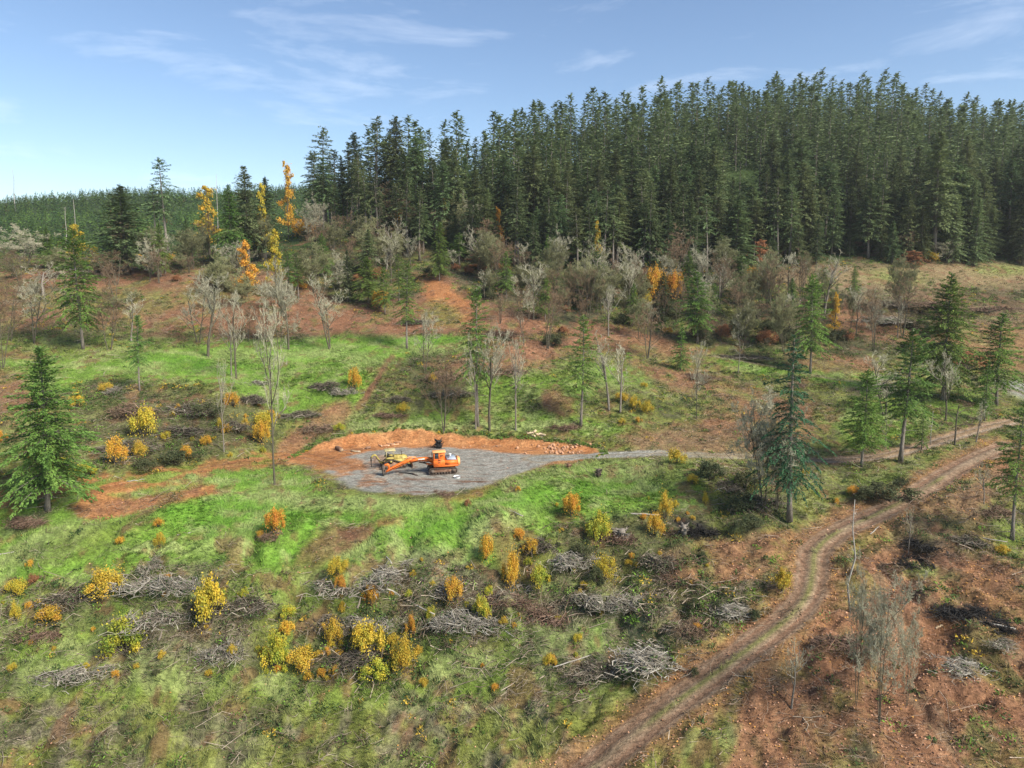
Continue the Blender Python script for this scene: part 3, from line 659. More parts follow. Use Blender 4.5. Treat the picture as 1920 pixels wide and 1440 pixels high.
# ------------------------------------------------------------------ conifers
def conifer_geo(h, cb, w, seed, fs=.22, step=.45, per=5, droop=.35, rise=.25, shape=.8, ragged=.25, skip=0.0, low=.7, sprays=3, bent=0.0, stubs=0):
    """h height, cb height of the lowest live branch, w greatest width, fs size of a spray; returns trunk Geo and crown arrays"""
    r = np.random.default_rng(seed)
    trunk = Geo()
    zs = np.linspace(0, h, 10)
    lean = np.stack([np.sin(zs / h * 2 + seed) * bent, np.cos(zs / h * 2.6 + seed) * bent - bent * math.cos(seed), zs], 1); lean[:, 0] -= lean[0, 0]; lean[:, 1] -= lean[0, 1]
    r0 = max(.10, h * .0125)
    rad = r0 * (1 - zs / h) ** .8 + .015; rad[0] *= 1.35
    trunk.tube(lean, rad, 7)
    def axis(z): return np.stack([np.interp(z, zs, lean[:, 0]), np.interp(z, zs, lean[:, 1]), z], -1)
    Ls, As, Zs = [], [], []
    z = cb
    while z < h - .15:
        t = (z - cb) / (h - cb)
        prof = (1 - t) ** shape * (low + (1 - low) * min(1, t / .22))
        L0 = w / 2 * prof * (1 + .18 * math.sin(z * 2.1 + seed)) + .12
        n = max(3, int(per * (1 - .35 * t)))
        a0 = r.random() * 6.28
        for k in range(n):
            if r.random() < skip: continue
            Ls.append(L0 * (1 - ragged + 2 * ragged * r.random())); As.append(a0 + 6.283 * k / n + r.normal() * .3); Zs.append(z + r.normal() * step * .3)
        z += step * (1 - .45 * t) * (.8 + .4 * r.random())
    Ls, As, Zs = map(np.array, (Ls, As, Zs))
    ax = axis(Zs)
    t = np.clip((Zs - cb) / (h - cb), 0, 1)
    ri = rise * (2.4 * t - .7) ; dr = droop * (1 - .6 * t)
    cen, dr_, nr_, ln_ = [], [], [], []
    nseg = np.maximum(3, (Ls / (fs * .55)).astype(int))
    for i in range(len(Ls)):
        ns = nseg[i]
        s = np.linspace(.12, 1, ns)
        s = np.repeat(s, sprays) + r.normal(size=ns * sprays) * .03
        rad_ = s * Ls[i]
        az = As[i]
        side = r.uniform(-1, 1, len(s)) * (1.02 - s) * Ls[i] * .42 
        dirx, diry = math.cos(az), math.sin(az)
        px = dirx * rad_ - diry * side; py = diry * rad_ + dirx * side
        pz = Ls[i] * (ri[i] * s - dr[i] * s * s) - np.abs(side) * .25 + r.normal(size=len(s)) * fs * .28
        cen.append(np.stack([px, py, pz], 1) + ax[i])
        sg = np.sign(side + 1e-6) * r.uniform(.1, .9, len(s))
        dd = np.stack([dirx - diry * sg, diry + dirx * sg, ri[i] - 2 * dr[i] * s + r.normal(size=len(s)) * .3], 1)
        dr_.append(dd)
    cen = np.concatenate(cen); dd = np.concatenate(dr_); n = len(cen)
    nrm = np.stack([r.normal(size=n) * .55, r.normal(size=n) * .55, np.ones(n)], 1)
    V, Fq = leaves_np(cen, dd, nrm, fs * r.uniform(.8, 1.7, n), fs * r.uniform(.32, .62, n))
    # limbs under the sprays
    e = np.stack([np.cos(As) * Ls * .75, np.sin(As) * Ls * .75, Ls * (ri * .75 - dr * .56)], 1) + ax
    big = Ls > .5
    SV, SF = sticks_np(ax[big], e[big], .012 + .012 * Ls[big], .008)
    trunk.add(SV, SF)
    if stubs:
        zz = r.uniform(cb * .15, cb, stubs); aa = r.uniform(0, 6.28, stubs); LL = r.uniform(.3, w * .3, stubs)
        a_ = axis(zz); b_ = a_ + np.stack([np.cos(aa) * LL, np.sin(aa) * LL, -LL * r.uniform(-.1, .5, stubs)], 1)
        SV, SF = sticks_np(a_, b_, .03, .008); trunk.add(SV, SF)
    return trunk, V, Fq

def conifer_meshes(key, leaf, bark='bark', **kw):
    tr, V, Fq = conifer_geo(**kw)
    return tr.mesh('trunk', M[bark], smooth=False), mesh_np('crown', V, [Fq], M[leaf]), kw['h']

# ------------------------------------------------------------------ leafless trees
def bare_geo(h, spread, seed, stems=1, first=.3, levels=4, up=.55, twigr=.014, splits=3, dens=1.0, lean=(0, 0), tk=.0165):
    r = np.random.default_rng(seed)
    wood, fine = Geo(), ([], [], [], [])
    def grow(p, d, L, rad, lev):
        n = 4 if lev < 2 else 3
        pts = [p]; dd = d / np.linalg.norm(d)
        for i in range(n):
            dd = dd + r.normal(size=3) * (.06 if lev == 0 else .22 if lev < 3 else .34) + np.array([0, 0, up * (.05 if lev == 0 else .14)])
            dd /= np.linalg.norm(dd)
            pts.append(pts[-1] + dd * L / n)
        pts = np.array(pts)
        r1 = rad * (.45 if lev < levels else .5)
        radii = np.linspace(rad, r1, len(pts))
        if lev <= 1: wood.tube(pts, radii, 6 if lev == 0 else 5, cap=False)
        else:
            fine[0].append(pts[:-1]); fine[1].append(pts[1:]); fine[2].append(radii[:-1]); fine[3].append(radii[1:])
        if lev >= levels: return
        k = int(round((splits + (2 if lev == 0 else 1 if lev >= 2 else 0)) * (dens if lev >= 1 else 1)))
        for j in range(max(2, k)):
            t = (first if lev == 0 else .2) + (1 - (first if lev == 0 else .2)) * (j + r.random() * .8) / k
            t = min(t, .99)
            q = np.array([np.interp(t * n, range(n + 1), pts[:, c]) for c in range(3)])
            az = r.random() * 6.283
            side = np.array([math.cos(az), math.sin(az), 0])
            spreadf = spread * (1.1 if lev == 0 else 1.0)
            nd = dd * .55 + side * spreadf + np.array([0, 0, up * .5])
            grow(q, nd, L * (.62 if lev == 0 else .60) * (1.15 - .5 * t) * r.uniform(.75, 1.15), max(rad * (.5 if lev == 0 else .52) * (1.1 - .4 * t), twigr), lev + 1)
    for s in range(stems):
        az = r.random() * 6.283
        k = 0 if stems == 1 else .22
        d = np.array([math.cos(az) * k + lean[0], math.sin(az) * k + lean[1], 1.0])
        off = np.array([math.cos(az), math.sin(az), 0]) * (.0 if stems == 1 else .22)
        grow(off, d, h * .72 * (1 if s == 0 else r.uniform(.65, .95)), max(.07, h * tk) * (1 if stems == 1 else .75), 0)
    A, B, ra, rb = map(np.concatenate, fine)
    V, Fq = sticks_np(A, B, np.maximum(ra, twigr), np.maximum(rb, twigr * .8))
    return wood, V, Fq

def bare_meshes(wood, twig, **kw):
    g, V, Fq = bare_geo(**kw)
    top = V[:, 2].max()
    return g.mesh('trunk', M[wood]), mesh_np('crown', V, [Fq], M[twig]), float(top)

# ------------------------------------------------------------------ leafy bushes and yellow trees
def leafy_geo(h, w, seed, blobs=9, leaves=1500, ls=.13, stem_h=.25, tall=False):
    r = np.random.default_rng(seed)
    st = Geo(); cen, nrm = [], []
    for i in range(blobs):
        t = (i + .5) / blobs
        if tall:
            z = h * (stem_h + (1 - stem_h) * t); rad = w / 2 * (1 - t * .6) * .5 * r.uniform(.4, 1.3); off = r.normal(size=2) * w * .30 * (1 - t * .75)
            br = np.array([rad, rad, h / blobs * 1.1]); br[2] *= r.uniform(.5, 1.2)
            k = np.zeros(2); c = np.array([off[0], off[1], z])
            st.tube([(0, 0, max(z - h * .2, 0)), tuple(c)], [.05, .012], 4, cap=False)
        else:
            az = r.random() * 6.283; q = r.random() ** .6
            tip = np.array([math.cos(az) * q * w * .44, math.sin(az) * q * w * .44, h * r.uniform(.55, .95) * (1 - .45 * q * q)])
            k = r.normal(size=2) * .08; c = tip * [1, 1, .82]
            st.tube([(k[0], k[1], 0), (c[0] * .5 + k[0], c[1] * .5 + k[1], c[2] * .55), tuple(tip * [1, 1, 1.04])], [.03, .018, .006], 4, cap=False)
            br = np.array([w * .13, w * .13, h * .20]) * r.uniform(.55, 1.3)
        n = int(leaves / blobs * r.uniform(.5, 1.4))
        p = r.normal(size=(n, 3)); p /= np.linalg.norm(p, axis=1, keepdims=True)
        rr = r.random(n)[:, None] ** .45 * 1.15
        cen.append(c + p * br * rr); nrm.append(p + r.normal(size=(n, 3)) * .6 + [0, 0, .3])
        e = int(n * .22); az = r.uniform(0, 6.283, e)   # loose leaves round each clump
        cen.append(c + np.stack([np.cos(az) * br[0], np.sin(az) * br[1], r.uniform(-1.6, 1.1, e) * br[2]], 1) * r.uniform(.8, 1.8, e)[:, None]); nrm.append(r.normal(size=(e, 3)))
    if tall: st.tube([(0, 0, 0), (.05, 0, h * .5), (0, .05, h * .97)], [.12, .08, .02], 6, cap=False)
    cen = np.concatenate(cen); nrm = np.concatenate(nrm); n = len(cen)
    cen[:, 2] = np.maximum(cen[:, 2], .05)
    V, Fq = leaves_np(cen, r.normal(size=(n, 3)), nrm, ls * r.uniform(.6, 1.4, n), ls * r.uniform(.45, .85, n))
    return st, V, Fq

def leafy_meshes(leaf, **kw):
    g, V, Fq = leafy_geo(**kw)
    return g.mesh('stems', M['bark_dark']), mesh_np('foliage', V, [Fq], M[leaf]), kw['h']

# ------------------------------------------------------------------ heaps of cut branches
def heap_mesh(seed, w, h, n, wood=((.10, .085, .065), (.34, .30, .25)), thick=.03, name='branch_heap', dark=None, ln=(.5, 2.0), weeds=0, flat=.36):
    """a ragged heap: a few overlapping clumps of sticks, thinning out at the edge"""
    r = np.random.default_rng(seed)
    k = 6; lc = r.normal(size=(k, 2)) * [w * .24, w * flat * .45]; lr = r.uniform(.12, .26, k) * w; lh = r.uniform(.35, 1, k) * h
    j = r.integers(0, k, n); q = np.abs(r.normal(size=n)) * .85; az = r.uniform(0, 6.283, n)
    c = np.stack([lc[j, 0] + np.cos(az) * q * lr[j] * 1.3, lc[j, 1] + np.sin(az) * q * lr[j], lh[j] * np.exp(-q * q * 1.3) * r.random(n) ** .7 + .06], 1)
    L = r.uniform(ln[0], ln[1], n) * (1 - .35 * np.clip(q, 0, 1)); th0 = r.uniform(0, 3.14, k); th = th0[j] + r.normal(0, .8, n)
    d = np.stack([np.cos(th), np.sin(th) * .9, r.normal(size=n) * .42 + (r.random(n) < .10) * .9], 1)
    bend = r.normal(size=(n, 3)) * .14
    t = thick * r.uniform(.3, 1.1, n) * (1 + 1.6 * (r.random(n) < .06))
    mid = c + bend * L[:, None]; mid[:, 2] = np.abs(mid[:, 2])
    a = c - d * L[:, None] / 2; b = c + d * L[:, None] / 2
    a[:, 2] = np.maximum(a[:, 2], -.1); b[:, 2] = np.maximum(b[:, 2], -.1)
    V1, F1 = sticks_np(a, mid, t, t * .9); V2, F2 = sticks_np(mid, b, t * .9, t * .4)
    lo, hi = np.array(wood[0]), np.array(wood[1])
    cc = lo + (hi - lo) * (r.random(n) ** 1.6)[:, None]
    V = [V1, V2]; F = [F1, F2 + len(V1)]; col = np.repeat(cc, 6, axis=0); cols = [col, col]
    m = int(n * 1.8)   # dead leaves and needles caught in the heap
    j = r.integers(0, k, m); q = np.abs(r.normal(size=m)) * .6; az = r.uniform(0, 6.283, m)
    cc = np.stack([lc[j, 0] + np.cos(az) * q * lr[j] * 1.3, lc[j, 1] + np.sin(az) * q * lr[j], lh[j] * np.exp(-q * q * 1.3) * r.random(m) + .03], 1)
    LV, LF = leaves_np(cc, r.normal(size=(m, 3)), r.normal(size=(m, 3)) + [0, 0, .8], r.uniform(.12, .35, m), r.uniform(.06, .16, m))
    lcg = lo * r.uniform(.7, 1.8, (m, 1)); gr = r.random(m) < weeds; lcg[gr] = np.array([.06, .10, .03]) * r.uniform(.6, 1.6, (gr.sum(), 1))
    V.append(LV); F.append(LF + len(V1) * 2); cols.append(np.repeat(lcg, 4, axis=0))
    return mesh_np(name, np.concatenate(V), [np.concatenate(F)], M['attr_wood'], col=np.concatenate(cols))
# ------------------------------------------------------------------ things
def tag(o, label, cat, group=None, kind=None):
    if label: o['label'] = label
    if cat: o['category'] = cat
    if group: o['group'] = group
    if kind: o['kind'] = kind
    return o

def plant(name, parts, loc, sc, rz, label, cat, group=None, names=('trunk', 'crown')):
    """an Empty at the foot and copies of the two part meshes"""
    r = link(name, None, None, loc)
    r.scale = sc if isinstance(sc, tuple) else (sc, sc, sc); r.rotation_euler = (0, 0, rz)
    for nm, me in zip(names, parts): link(nm, me, r)
    return tag(r, label, cat, group)

# prototypes ------------------------------------------------------
FIR = {   # kind of fir -> list of (trunk, crown, height)
    'full': [conifer_meshes('a', 'needle', h=14, cb=2.7, w=7.6, seed=s, fs=.22, step=.32, per=8, droop=.30, rise=.28, shape=.78, ragged=.34, skip=.08, stubs=18, bent=.15, sprays=5) for s in (1, 2)],
    'bright': [conifer_meshes('a', 'needle_bright', h=13, cb=3.4, w=6.6, seed=s, fs=.24, step=.36, per=6, droop=.26, rise=.30, shape=.66, ragged=.38, skip=.10, stubs=18, bent=.2, sprays=5) for s in (3, 4)],
    'airy': [conifer_meshes('a', 'needle', h=15, cb=5.6, w=5.2, seed=s, fs=.22, step=.42, per=6, droop=.26, rise=.35, shape=.55, ragged=.45, skip=.14, stubs=26, bent=.25, sprays=5) for s in (5, 6)],
    'blue': [conifer_meshes('a', 'needle_blue', h=20, cb=5.0, w=6.8, seed=s, fs=.24, step=.72, per=6, droop=.62, rise=.22, shape=.68, ragged=.42, skip=.14, stubs=12, bent=.2, sprays=6) for s in (7,)],
    'forest': [conifer_meshes('a', 'needle_dark', h=32, cb=cb, w=w, seed=s, fs=.66, step=.80, per=7, droop=.30, rise=.26, shape=sh, ragged=.36, skip=.06, low=.8, bent=.35, stubs=36, sprays=4)
               for s, cb, w, sh in ((11, 9, 11, .65), (12, 14, 10, .55), (13, 5, 12, .75), (14, 16, 9.5, .5), (15, 11, 10, .6), (16, 3, 12.5, .8))],
    'ragged': [conifer_meshes('a', 'needle_dark', h=32, cb=cb, w=8.8, seed=s, fs=.62, step=1.05, per=5, droop=.35, rise=.3, shape=.42, ragged=.5, skip=.22, low=.6, bent=.6, stubs=44, sprays=4)
               for s, cb in ((21, 13), (22, 17), (23, 10))],
    'young': [conifer_meshes('a', 'needle_bright', h=9, cb=1.2, w=4.2, seed=s, fs=.24, step=.38, per=6, droop=.25, rise=.3, shape=.8, ragged=.35, sprays=4) for s in (31,)],
}
BARE = {
    'tall': [bare_meshes('bark_dark', 'twig_pale', h=14, spread=.6, seed=s, first=.38, up=.7, levels=4, splits=4, dens=.95, twigr=.020) for s in (41, 42, 43)],
    'wide': [bare_meshes('bark_dark', 'twig_pale', h=10, spread=.95, seed=s, first=.28, up=.6, levels=4, splits=4, stems=2, dens=.9, twigr=.020) for s in (44, 45, 46)],
    'brown': [bare_meshes('bark_dark', 'twig_brown', h=10, spread=.85, seed=s, first=.28, up=.65, levels=4, splits=3, stems=3, dens=1.0, twigr=.016, tk=.010) for s in (47, 48, 49)],
    'olive': [bare_meshes('bark_dark', 'twig_olive', h=10, spread=.9, seed=s, first=.25, up=.55, levels=4, splits=4, stems=3, dens=1.2, twigr=.022, tk=.010) for s in (57, 58)],
    'lichen': [bare_meshes('bark_dark', 'twig_pale', h=12, spread=1.05, seed=s, first=.2, up=.42, levels=5, splits=3, stems=3, dens=1.15, twigr=.016, tk=.009) for s in (50, 51)],
    'thin': [bare_meshes('bark', 'twig_pale', h=12, spread=.5, seed=s, first=.4, up=.7, levels=4, splits=4, dens=.8, twigr=.018) for s in (52, 53)],
    'apple': [bare_meshes('bark_dark', 'twig_brown', h=6, spread=1.1, seed=54, first=.35, up=.3, levels=4, splits=3)],
    'pole': [bare_meshes('bark', 'twig_pale', h=20, spread=.5, seed=55, first=.55, up=.1, levels=2, splits=2)],
}
LEAFY = {k: [leafy_meshes(m, h=2.2, w=2.4, seed=s + j * 7, blobs=17, leaves=2500, ls=.12) for j in range(3)] for k, m, s in
         (('y', 'leaf_yellow', 61), ('o', 'leaf_orange', 62), ('g', 'leaf_green', 63), ('t', 'thicket', 64), ('r', 'leaf_rust', 65))}
TALL = {k: [leafy_meshes(m, h=9, w=3.8, seed=s, blobs=22, leaves=1900, ls=.28, tall=True, stem_h=.2)] for k, m, s in
        (('y', 'leaf_yellow', 71), ('o', 'leaf_orange', 72), ('r', 'leaf_rust', 73))}

def px_h(u, v0, v1, Y):
    """real height of something standing at depth Y between two photo rows"""
    return (float(ray(u, v1)[1]) - float(ray(u, v0)[1])) * Y

occupied = []
def stand(name, pool, i, u, vb, vt, label, cat, group=None, wpx=None, pw=None, Y=None, names=('trunk', 'crown'), rz=None):
    g = ground(u, vb, Y)
    top = CZ + float(ray(u, vt)[1]) * g.y
    hh = max(top - g.z, .3)
    tr, cr, h0 = pool[i % len(pool)]
    s = hh / h0
    sx = s if wpx is None else (wpx / F * g.y) / pw
    occupied.append((g.x, g.y))
    return plant(name, (tr, cr), (g.x, g.y, g.z - .08), (sx, sx, s), random.random() * 6.28 if rz is None else rz, label, cat, group, names)

# single firs out in the open -------------------------------------
PW = {'full': 6.9, 'bright': 6.0, 'airy': 4.8, 'blue': 5.8, 'forest': 10, 'ragged': 7.6, 'young': 3.8}
for kind, i, u, vb, vt, w, Y, label in [
    ('full', 0, 90, 958, 648, 165, None, 'dense green fir with a bare lower trunk at the left edge of the lower meadow'),
    ('bright', 0, 156, 656, 428, 88, None, 'bright green fir on a long bare trunk in front of the yellow tree, upper meadow'),
    ('forest', 2, 243, 575, 348, 105, 185, 'dark dense fir behind the upper meadow, right of the yellow tree'),
    ('full', 1, 438, 555, 345, 60, 192, 'dark fir closest to the tall yellow tree, leftmost of the dark clump'),
    ('forest', 0, 470, 560, 312, 62, 196, 'tallest dark fir of the clump between the two tall yellow trees'),
    ('forest', 2, 500, 540, 332, 60, 200, 'broad fir with yellow leaves around it, right side of the dark clump'),
    ('ragged', 0, 314, 480, 296, 46, 236, 'lone spire fir with level open branches against the sky at left'),
    ('ragged', 1, 292, 478, 345, 34, 236, 'half stripped thin fir just left of the lone spire fir'),
    ('ragged', 2, 592, 460, 283, 40, 238, 'open spire fir on the skyline, first right of the tall orange tree'),
    ('ragged', 0, 627, 455, 281, 44, 240, 'open spire fir on the skyline, second right of the tall orange tree'),
    ('forest', 4, 672, 460, 247, 52, 240, 'tall pointed fir on the skyline where the ridge starts to climb'),
    ('airy', 0, 763, 655, 494, 48, None, 'slim dark fir on a thin trunk at the right end of the upper meadow'),
    ('airy', 1, 896, 800, 538, 62, None, 'shaggy green fir hung with foliage beside the red bark slope'),
    ('airy', 0, 1089, 800, 590, 62, None, 'slim fir on a long bare trunk above the orange rock heap'),
    ('bright', 1, 1308, 645, 508, 66, None, 'pointed green fir standing before the dark forest edge, left of the brown thicket'),
    ('bright', 0, 1519, 700, 512, 72, None, 'green fir beside the upper track, below the logged hillside'),
    ('full', 1, 1768, 752, 510, 118, None, 'largest and broadest green fir of the group on the right'),
    ('bright', 1, 1868, 760, 586, 96, None, 'green fir just right of the largest fir, near the track junction'),
    ('blue', 0, 1480, 978, 632, 112, None, 'dark blue green fir on a pale leaning trunk beside the lichen covered tree'),
    ('bright', 0, 1615, 876, 690, 84, None, 'light green fir left of the rounded fir above the gravel road'),
    ('airy', 1, 1688, 868, 614, 94, None, 'rounded green fir with a long bare trunk behind the gravel road'),
    ('airy', 0, 1898, 1012, 752, 78, None, 'fir cut by the right edge of the picture with a tall thin bare trunk'),
    ('young', 0, 1846, 790, 676, 34, None, 'slender pale green young fir below the right hand fir'),
    ('full', 0, 824, 545, 415, 40, 182, 'blue green young fir beside the top of the red track'),
    ('young', 0, 1026, 560, 440, 28, 184, 'small fir standing at the foot of the forest left of the bare trunks'),
    ('young', 0, 1276, 695, 608, 36, None, 'small pale fir between the leafless trees in the middle'),
    ('airy', 1, 262, 735, 590, 36, None, 'double trunk tree with a few green sprays on the upper meadow edge'),
    ('full', 0, 692, 600, 480, 56, 168, 'bushy dark fir left of the red track with rusty leaves'),
    ('young', 0, 1728, 842, 745, 26, None, 'sapling fir just behind the gravel road on the right'),
    ('full', 1, 1210, 540, 400, 70, 205, 'grey green fir in front of the forest left of the yellow maples'),
    ('forest', 5, 1375, 545, 375, 74, 206, 'pale green fir leaning out of the forest edge right of the yellow maples'),
    ('airy', 0, 1546, 600, 500, 40, 176, 'thin fir against the logged slope above the upper track'),
] + [(('airy', 'full', 'forest', 'bright')[k % 4], k, u, vb, vt, w, None, None) for k, (u, vb, vt, w) in enumerate([(560, 560, 478, 34), (606, 520, 436, 34), (652, 566, 470, 34), (722, 590, 500, 36), (748, 566, 476, 30), (1186, 612, 530, 32), (1244, 604, 512, 38),
    (1335, 600, 530, 30), (1392, 562, 478, 36), (1482, 604, 520, 30), (1350, 525, 440, 40), (1022, 604, 520, 30), (862, 500, 436, 30), (302, 520, 415, 38), (352, 500, 410, 36), (410, 545, 470, 28), (542, 566, 470, 30), (92, 505, 425, 34), (690, 520, 430, 36), (950, 560, 470, 34), (1120, 560, 470, 38), (1290, 560, 470, 36), (1450, 530, 450, 34), (1600, 560, 500, 24), (380, 470, 400, 30)])]:
    if label: stand('fir_tree', FIR[kind], i, u, vb, vt, label, 'fir tree', 'firs standing apart from the forest', w, PW[kind], Y)
    else: stand('fir_tree', FIR[kind], i, u, vb, vt, 'small green fir among the grey leafless trees between clearing and forest', 'fir tree', 'small firs in the belt of leafless trees', w, PW[kind], Y)

# leafless trees ----------------------------------------------------
BARES = [
    ('lichen', 0, 1434, 960, 706, 120, None, 'big lichen covered leafless tree with several stems beside the dark fir'),
    ('tall', 2, 515, 910, 556, 62, None, 'tall leafless tree with a forked top standing alone on the lower meadow'),
    ('thin', 0, 420, 848, 668, 34, None, 'thin pale leafless tree by the yellow bushes left of the pad'),
    ('wide', 0, 62, 645, 512, 78, None, 'dark stemmed leafless tree at the left end of the upper meadow'),
    ('brown', 0, 4, 690, 500, 50, None, 'leafless tree cut by the left edge above the meadow'),
    ('brown', 1, 205, 657, 530, 52, None, 'leafless tree with a curved dark trunk right of the bare trunked bright fir'),
    ('thin', 1, 246, 640, 545, 40, None, 'leaning pale leafless tree behind the double trunk tree'),
    ('tall', 1, 390, 670, 498, 62, None, 'pale tall leafless tree in the middle of the upper meadow'),
    ('wide', 1, 372, 642, 520, 66, None, 'crooked dark trunk leafless tree at the red slope edge'),
    ('tall', 2, 443, 710, 540, 54, None, 'slim leafless tree at the front rim of the upper meadow'),
    ('thin', 0, 434, 705, 580, 36, None, 'second slim stem just left of the rim tree'),
    ('brown', 2, 466, 640, 560, 36, None, 'small brown leafless tree behind the rim trees'),
    ('lichen', 1, 524, 655, 490, 84, None, 'wide pale lichen crowned tree behind the lone meadow tree'),
    ('tall', 0, 541, 656, 478, 70, None, 'tall grey leafless tree right of the lichen crowned tree'),
    ('brown', 0, 496, 640, 555, 40, None, 'short brown leafless tree left of the lichen crowned tree'),
    ('wide', 2, 620, 655, 510, 54, None, 'lone leafless tree in the middle of the upper meadow right half'),
    ('wide', 0, 797, 700, 580, 52, None, 'dark trunk leafless tree with pale lichen by the brushy bank'),
    ('brown', 1, 832, 812, 655, 60, None, 'leaning brown leafless tree above the black root mass'),
    ('tall', 1, 918, 808, 598, 52, None, 'pale topped leafless tree immediately right of the shaggy fir'),
    ('thin', 1, 892, 806, 620, 34, None, 'white stemmed leafless tree in front of the shaggy fir'),
    ('thin', 0, 967, 808, 625, 48, None, 'leafless tree with a bent trunk above the middle of the pad bank'),
    ('brown', 2, 984, 650, 520, 58, None, 'brown multi stemmed leafless tree left of the slim fir'),
    ('brown', 0, 1026, 655, 530, 60, None, 'brown leafless tree right beside the brown multi stemmed tree'),
    ('tall', 2, 1000, 600, 488, 60, None, 'pale leafless tree at the top of the red bark slope'),
    ('thin', 1, 1142, 770, 618, 52, None, 'left stem of the two leaning leafless trees by the yellow bushes'),
    ('thin', 0, 1163, 775, 640, 56, None, 'right stem of the two leaning leafless trees by the yellow bushes'),
    ('brown', 1, 1214, 672, 560, 62, None, 'rounded leafless tree with dark trunk left of the small pale fir'),
    ('wide', 1, 1306, 785, 635, 52, None, 'leaning leafless tree on the brown slope above the gravel road'),
    ('pole', 0, 1384, 700, 618, 34, None, 'small hooked leafless sapling before the brown thicket'),
    ('lichen', 0, 1255, 560, 470, 60, 185, 'grey leafless tree below the yellow maples'),
    ('apple', 0, 1790, 836, 748, 66, None, 'low spreading leafless tree with twisted limbs beside the gravel road'),
    ('tall', 0, 1773, 790, 650, 62, None, 'pale leafless tree with double stem below the largest fir'),
    ('wide', 2, 1660, 780, 660, 66, None, 'pale leafless tree left of the rounded fir'),
    ('lichen', 1, 1418, 950, 722, 84, None, 'smaller pale leafless tree left behind the big lichen covered tree'), ('lichen', 0, 1458, 962, 752, 70, None, 'short lichen covered stem between the big lichen covered tree and the dark fir'),
    ('lichen', 1, 1605, 1325, 1015, 88, None, 'lichen crusted leafless tree in the right foreground beside the bend'),
    ('lichen', 0, 1650, 1360, 1045, 100, None, 'larger grey leafless tree in the right foreground, second from the bend'),
    ('lichen', 1, 1700, 1325, 1115, 66, None, 'upright many stemmed leafless tree, rightmost of the foreground clump'),
    ('thin', 1, 1484, 1330, 1178, 50, None, 'pale sapling beside the bottom of the rutted road'),
    ('lichen', 0, 47, 520, 414, 92, 190, 'round grey green leafless tree at far left behind the slope'),
    ('thin', 0, 1703, 1040, 945, 22, None, 'bare sapling right of the rutted road'),
    ('brown', 0, 1700, 495, 433, 40, 214, 'rusty dead tree at the forest edge on the logged hill'),
    ('lichen', 1, 1775, 500, 440, 60, 212, 'grey leafless tree before the thick pale fir trunk'),
    ('thin', 1, 1845, 945, 860, 24, None, 'thin grey stem behind the right edge fir'),
    ('thin', 0, 1660, 842, 770, 24, None, 'thin bare stem between the light green fir and the rounded fir'),
    ('brown', 1, 1420, 640, 560, 60, 165, 'leafless brown tree inside the dark thicket'),
    ('thin', 1, 1830, 830, 745, 26, None, 'thin bare stem right of the twisted low tree'),
    ('brown', 2, 20, 640, 560, 50, None, 'low brown leafless tree between the two at the left edge'),
    ('brown', 1, 1560, 640, 560, 46, 176, 'brown leafless tree with orange leaves near it on the logged slope'),
]
PB = {}
for k, pool in BARE.items():
    PB[k] = [max(o.dimensions) if False else (max(v.co.x for v in cr.vertices) - min(v.co.x for v in cr.vertices)) for tr, cr, h0 in pool]
for kind, i, u, vb, vt, w, Y, label in BARES:
    pool = BARE[kind]; i = i % len(pool)
    stand('bare_tree', pool, i, u, vb, vt, label, 'bare tree', 'leafless trees on the clearing', w * 1.15, PB[kind][i], Y)

# the row of bare trees at the forest foot
r = np.random.default_rng(5)
line = [(40, 560), (110, 545), (160, 560), (340, 540), (300, 560), (420, 560), (590, 560), (600, 500), (640, 560), (660, 520), (700, 500), (725, 510), (745, 490), (790, 500), (850, 520), (880, 530), (915, 540), (940, 550), (958, 570), (1040, 560), (1075, 565), (1100, 575), (1130, 590),
        (1150, 560), (1180, 590), (1200, 575), (1240, 600), (1180, 560), (1270, 600), (1330, 600), (1350, 560), (1390, 590), (1450, 580), (1480, 620), (1440, 550), (1500, 560), (1390, 650), (1350, 640), (1470, 660), (1530, 560), (1120, 530), (1050, 520), (980, 520), (860, 480), (760, 470), (690, 470), (640, 480)]
for u0, u1, v0, v1, n in [(0, 560, 500, 625, 36), (580, 900, 440, 540, 30), (900, 1300, 500, 640, 40), (1300, 1560, 520, 655, 28), (1560, 1700, 560, 660, 8)]:
    for _ in range(n): line.append((r.uniform(u0, u1), r.uniform(v0, v1)))
line = [p for p in line if not (770 < p[0] < 890 and 520 < p[1] < 640)]
for k, (u, v) in enumerate(line):
    Y = float(np.interp(v, [440, 470, 520, 560, 600, 660], [224, 216, 192, 176, 164, 150])) 
    hpx = r.uniform(50, 118)
    kind = ('brown', 'olive', 'thin', 'olive', 'brown', 'tall', 'olive', 'brown', 'lichen')[k % 9]
    pool = BARE[kind]; i = k % len(pool)
    stand('bare_tree', pool, i, u, v, v - hpx, 'leafless grey brown tree in the tangled belt between the forest and the clearing', 'bare tree', 'leafless trees along the forest foot', hpx * r.uniform(.4, .65), PB[kind][i], Y)

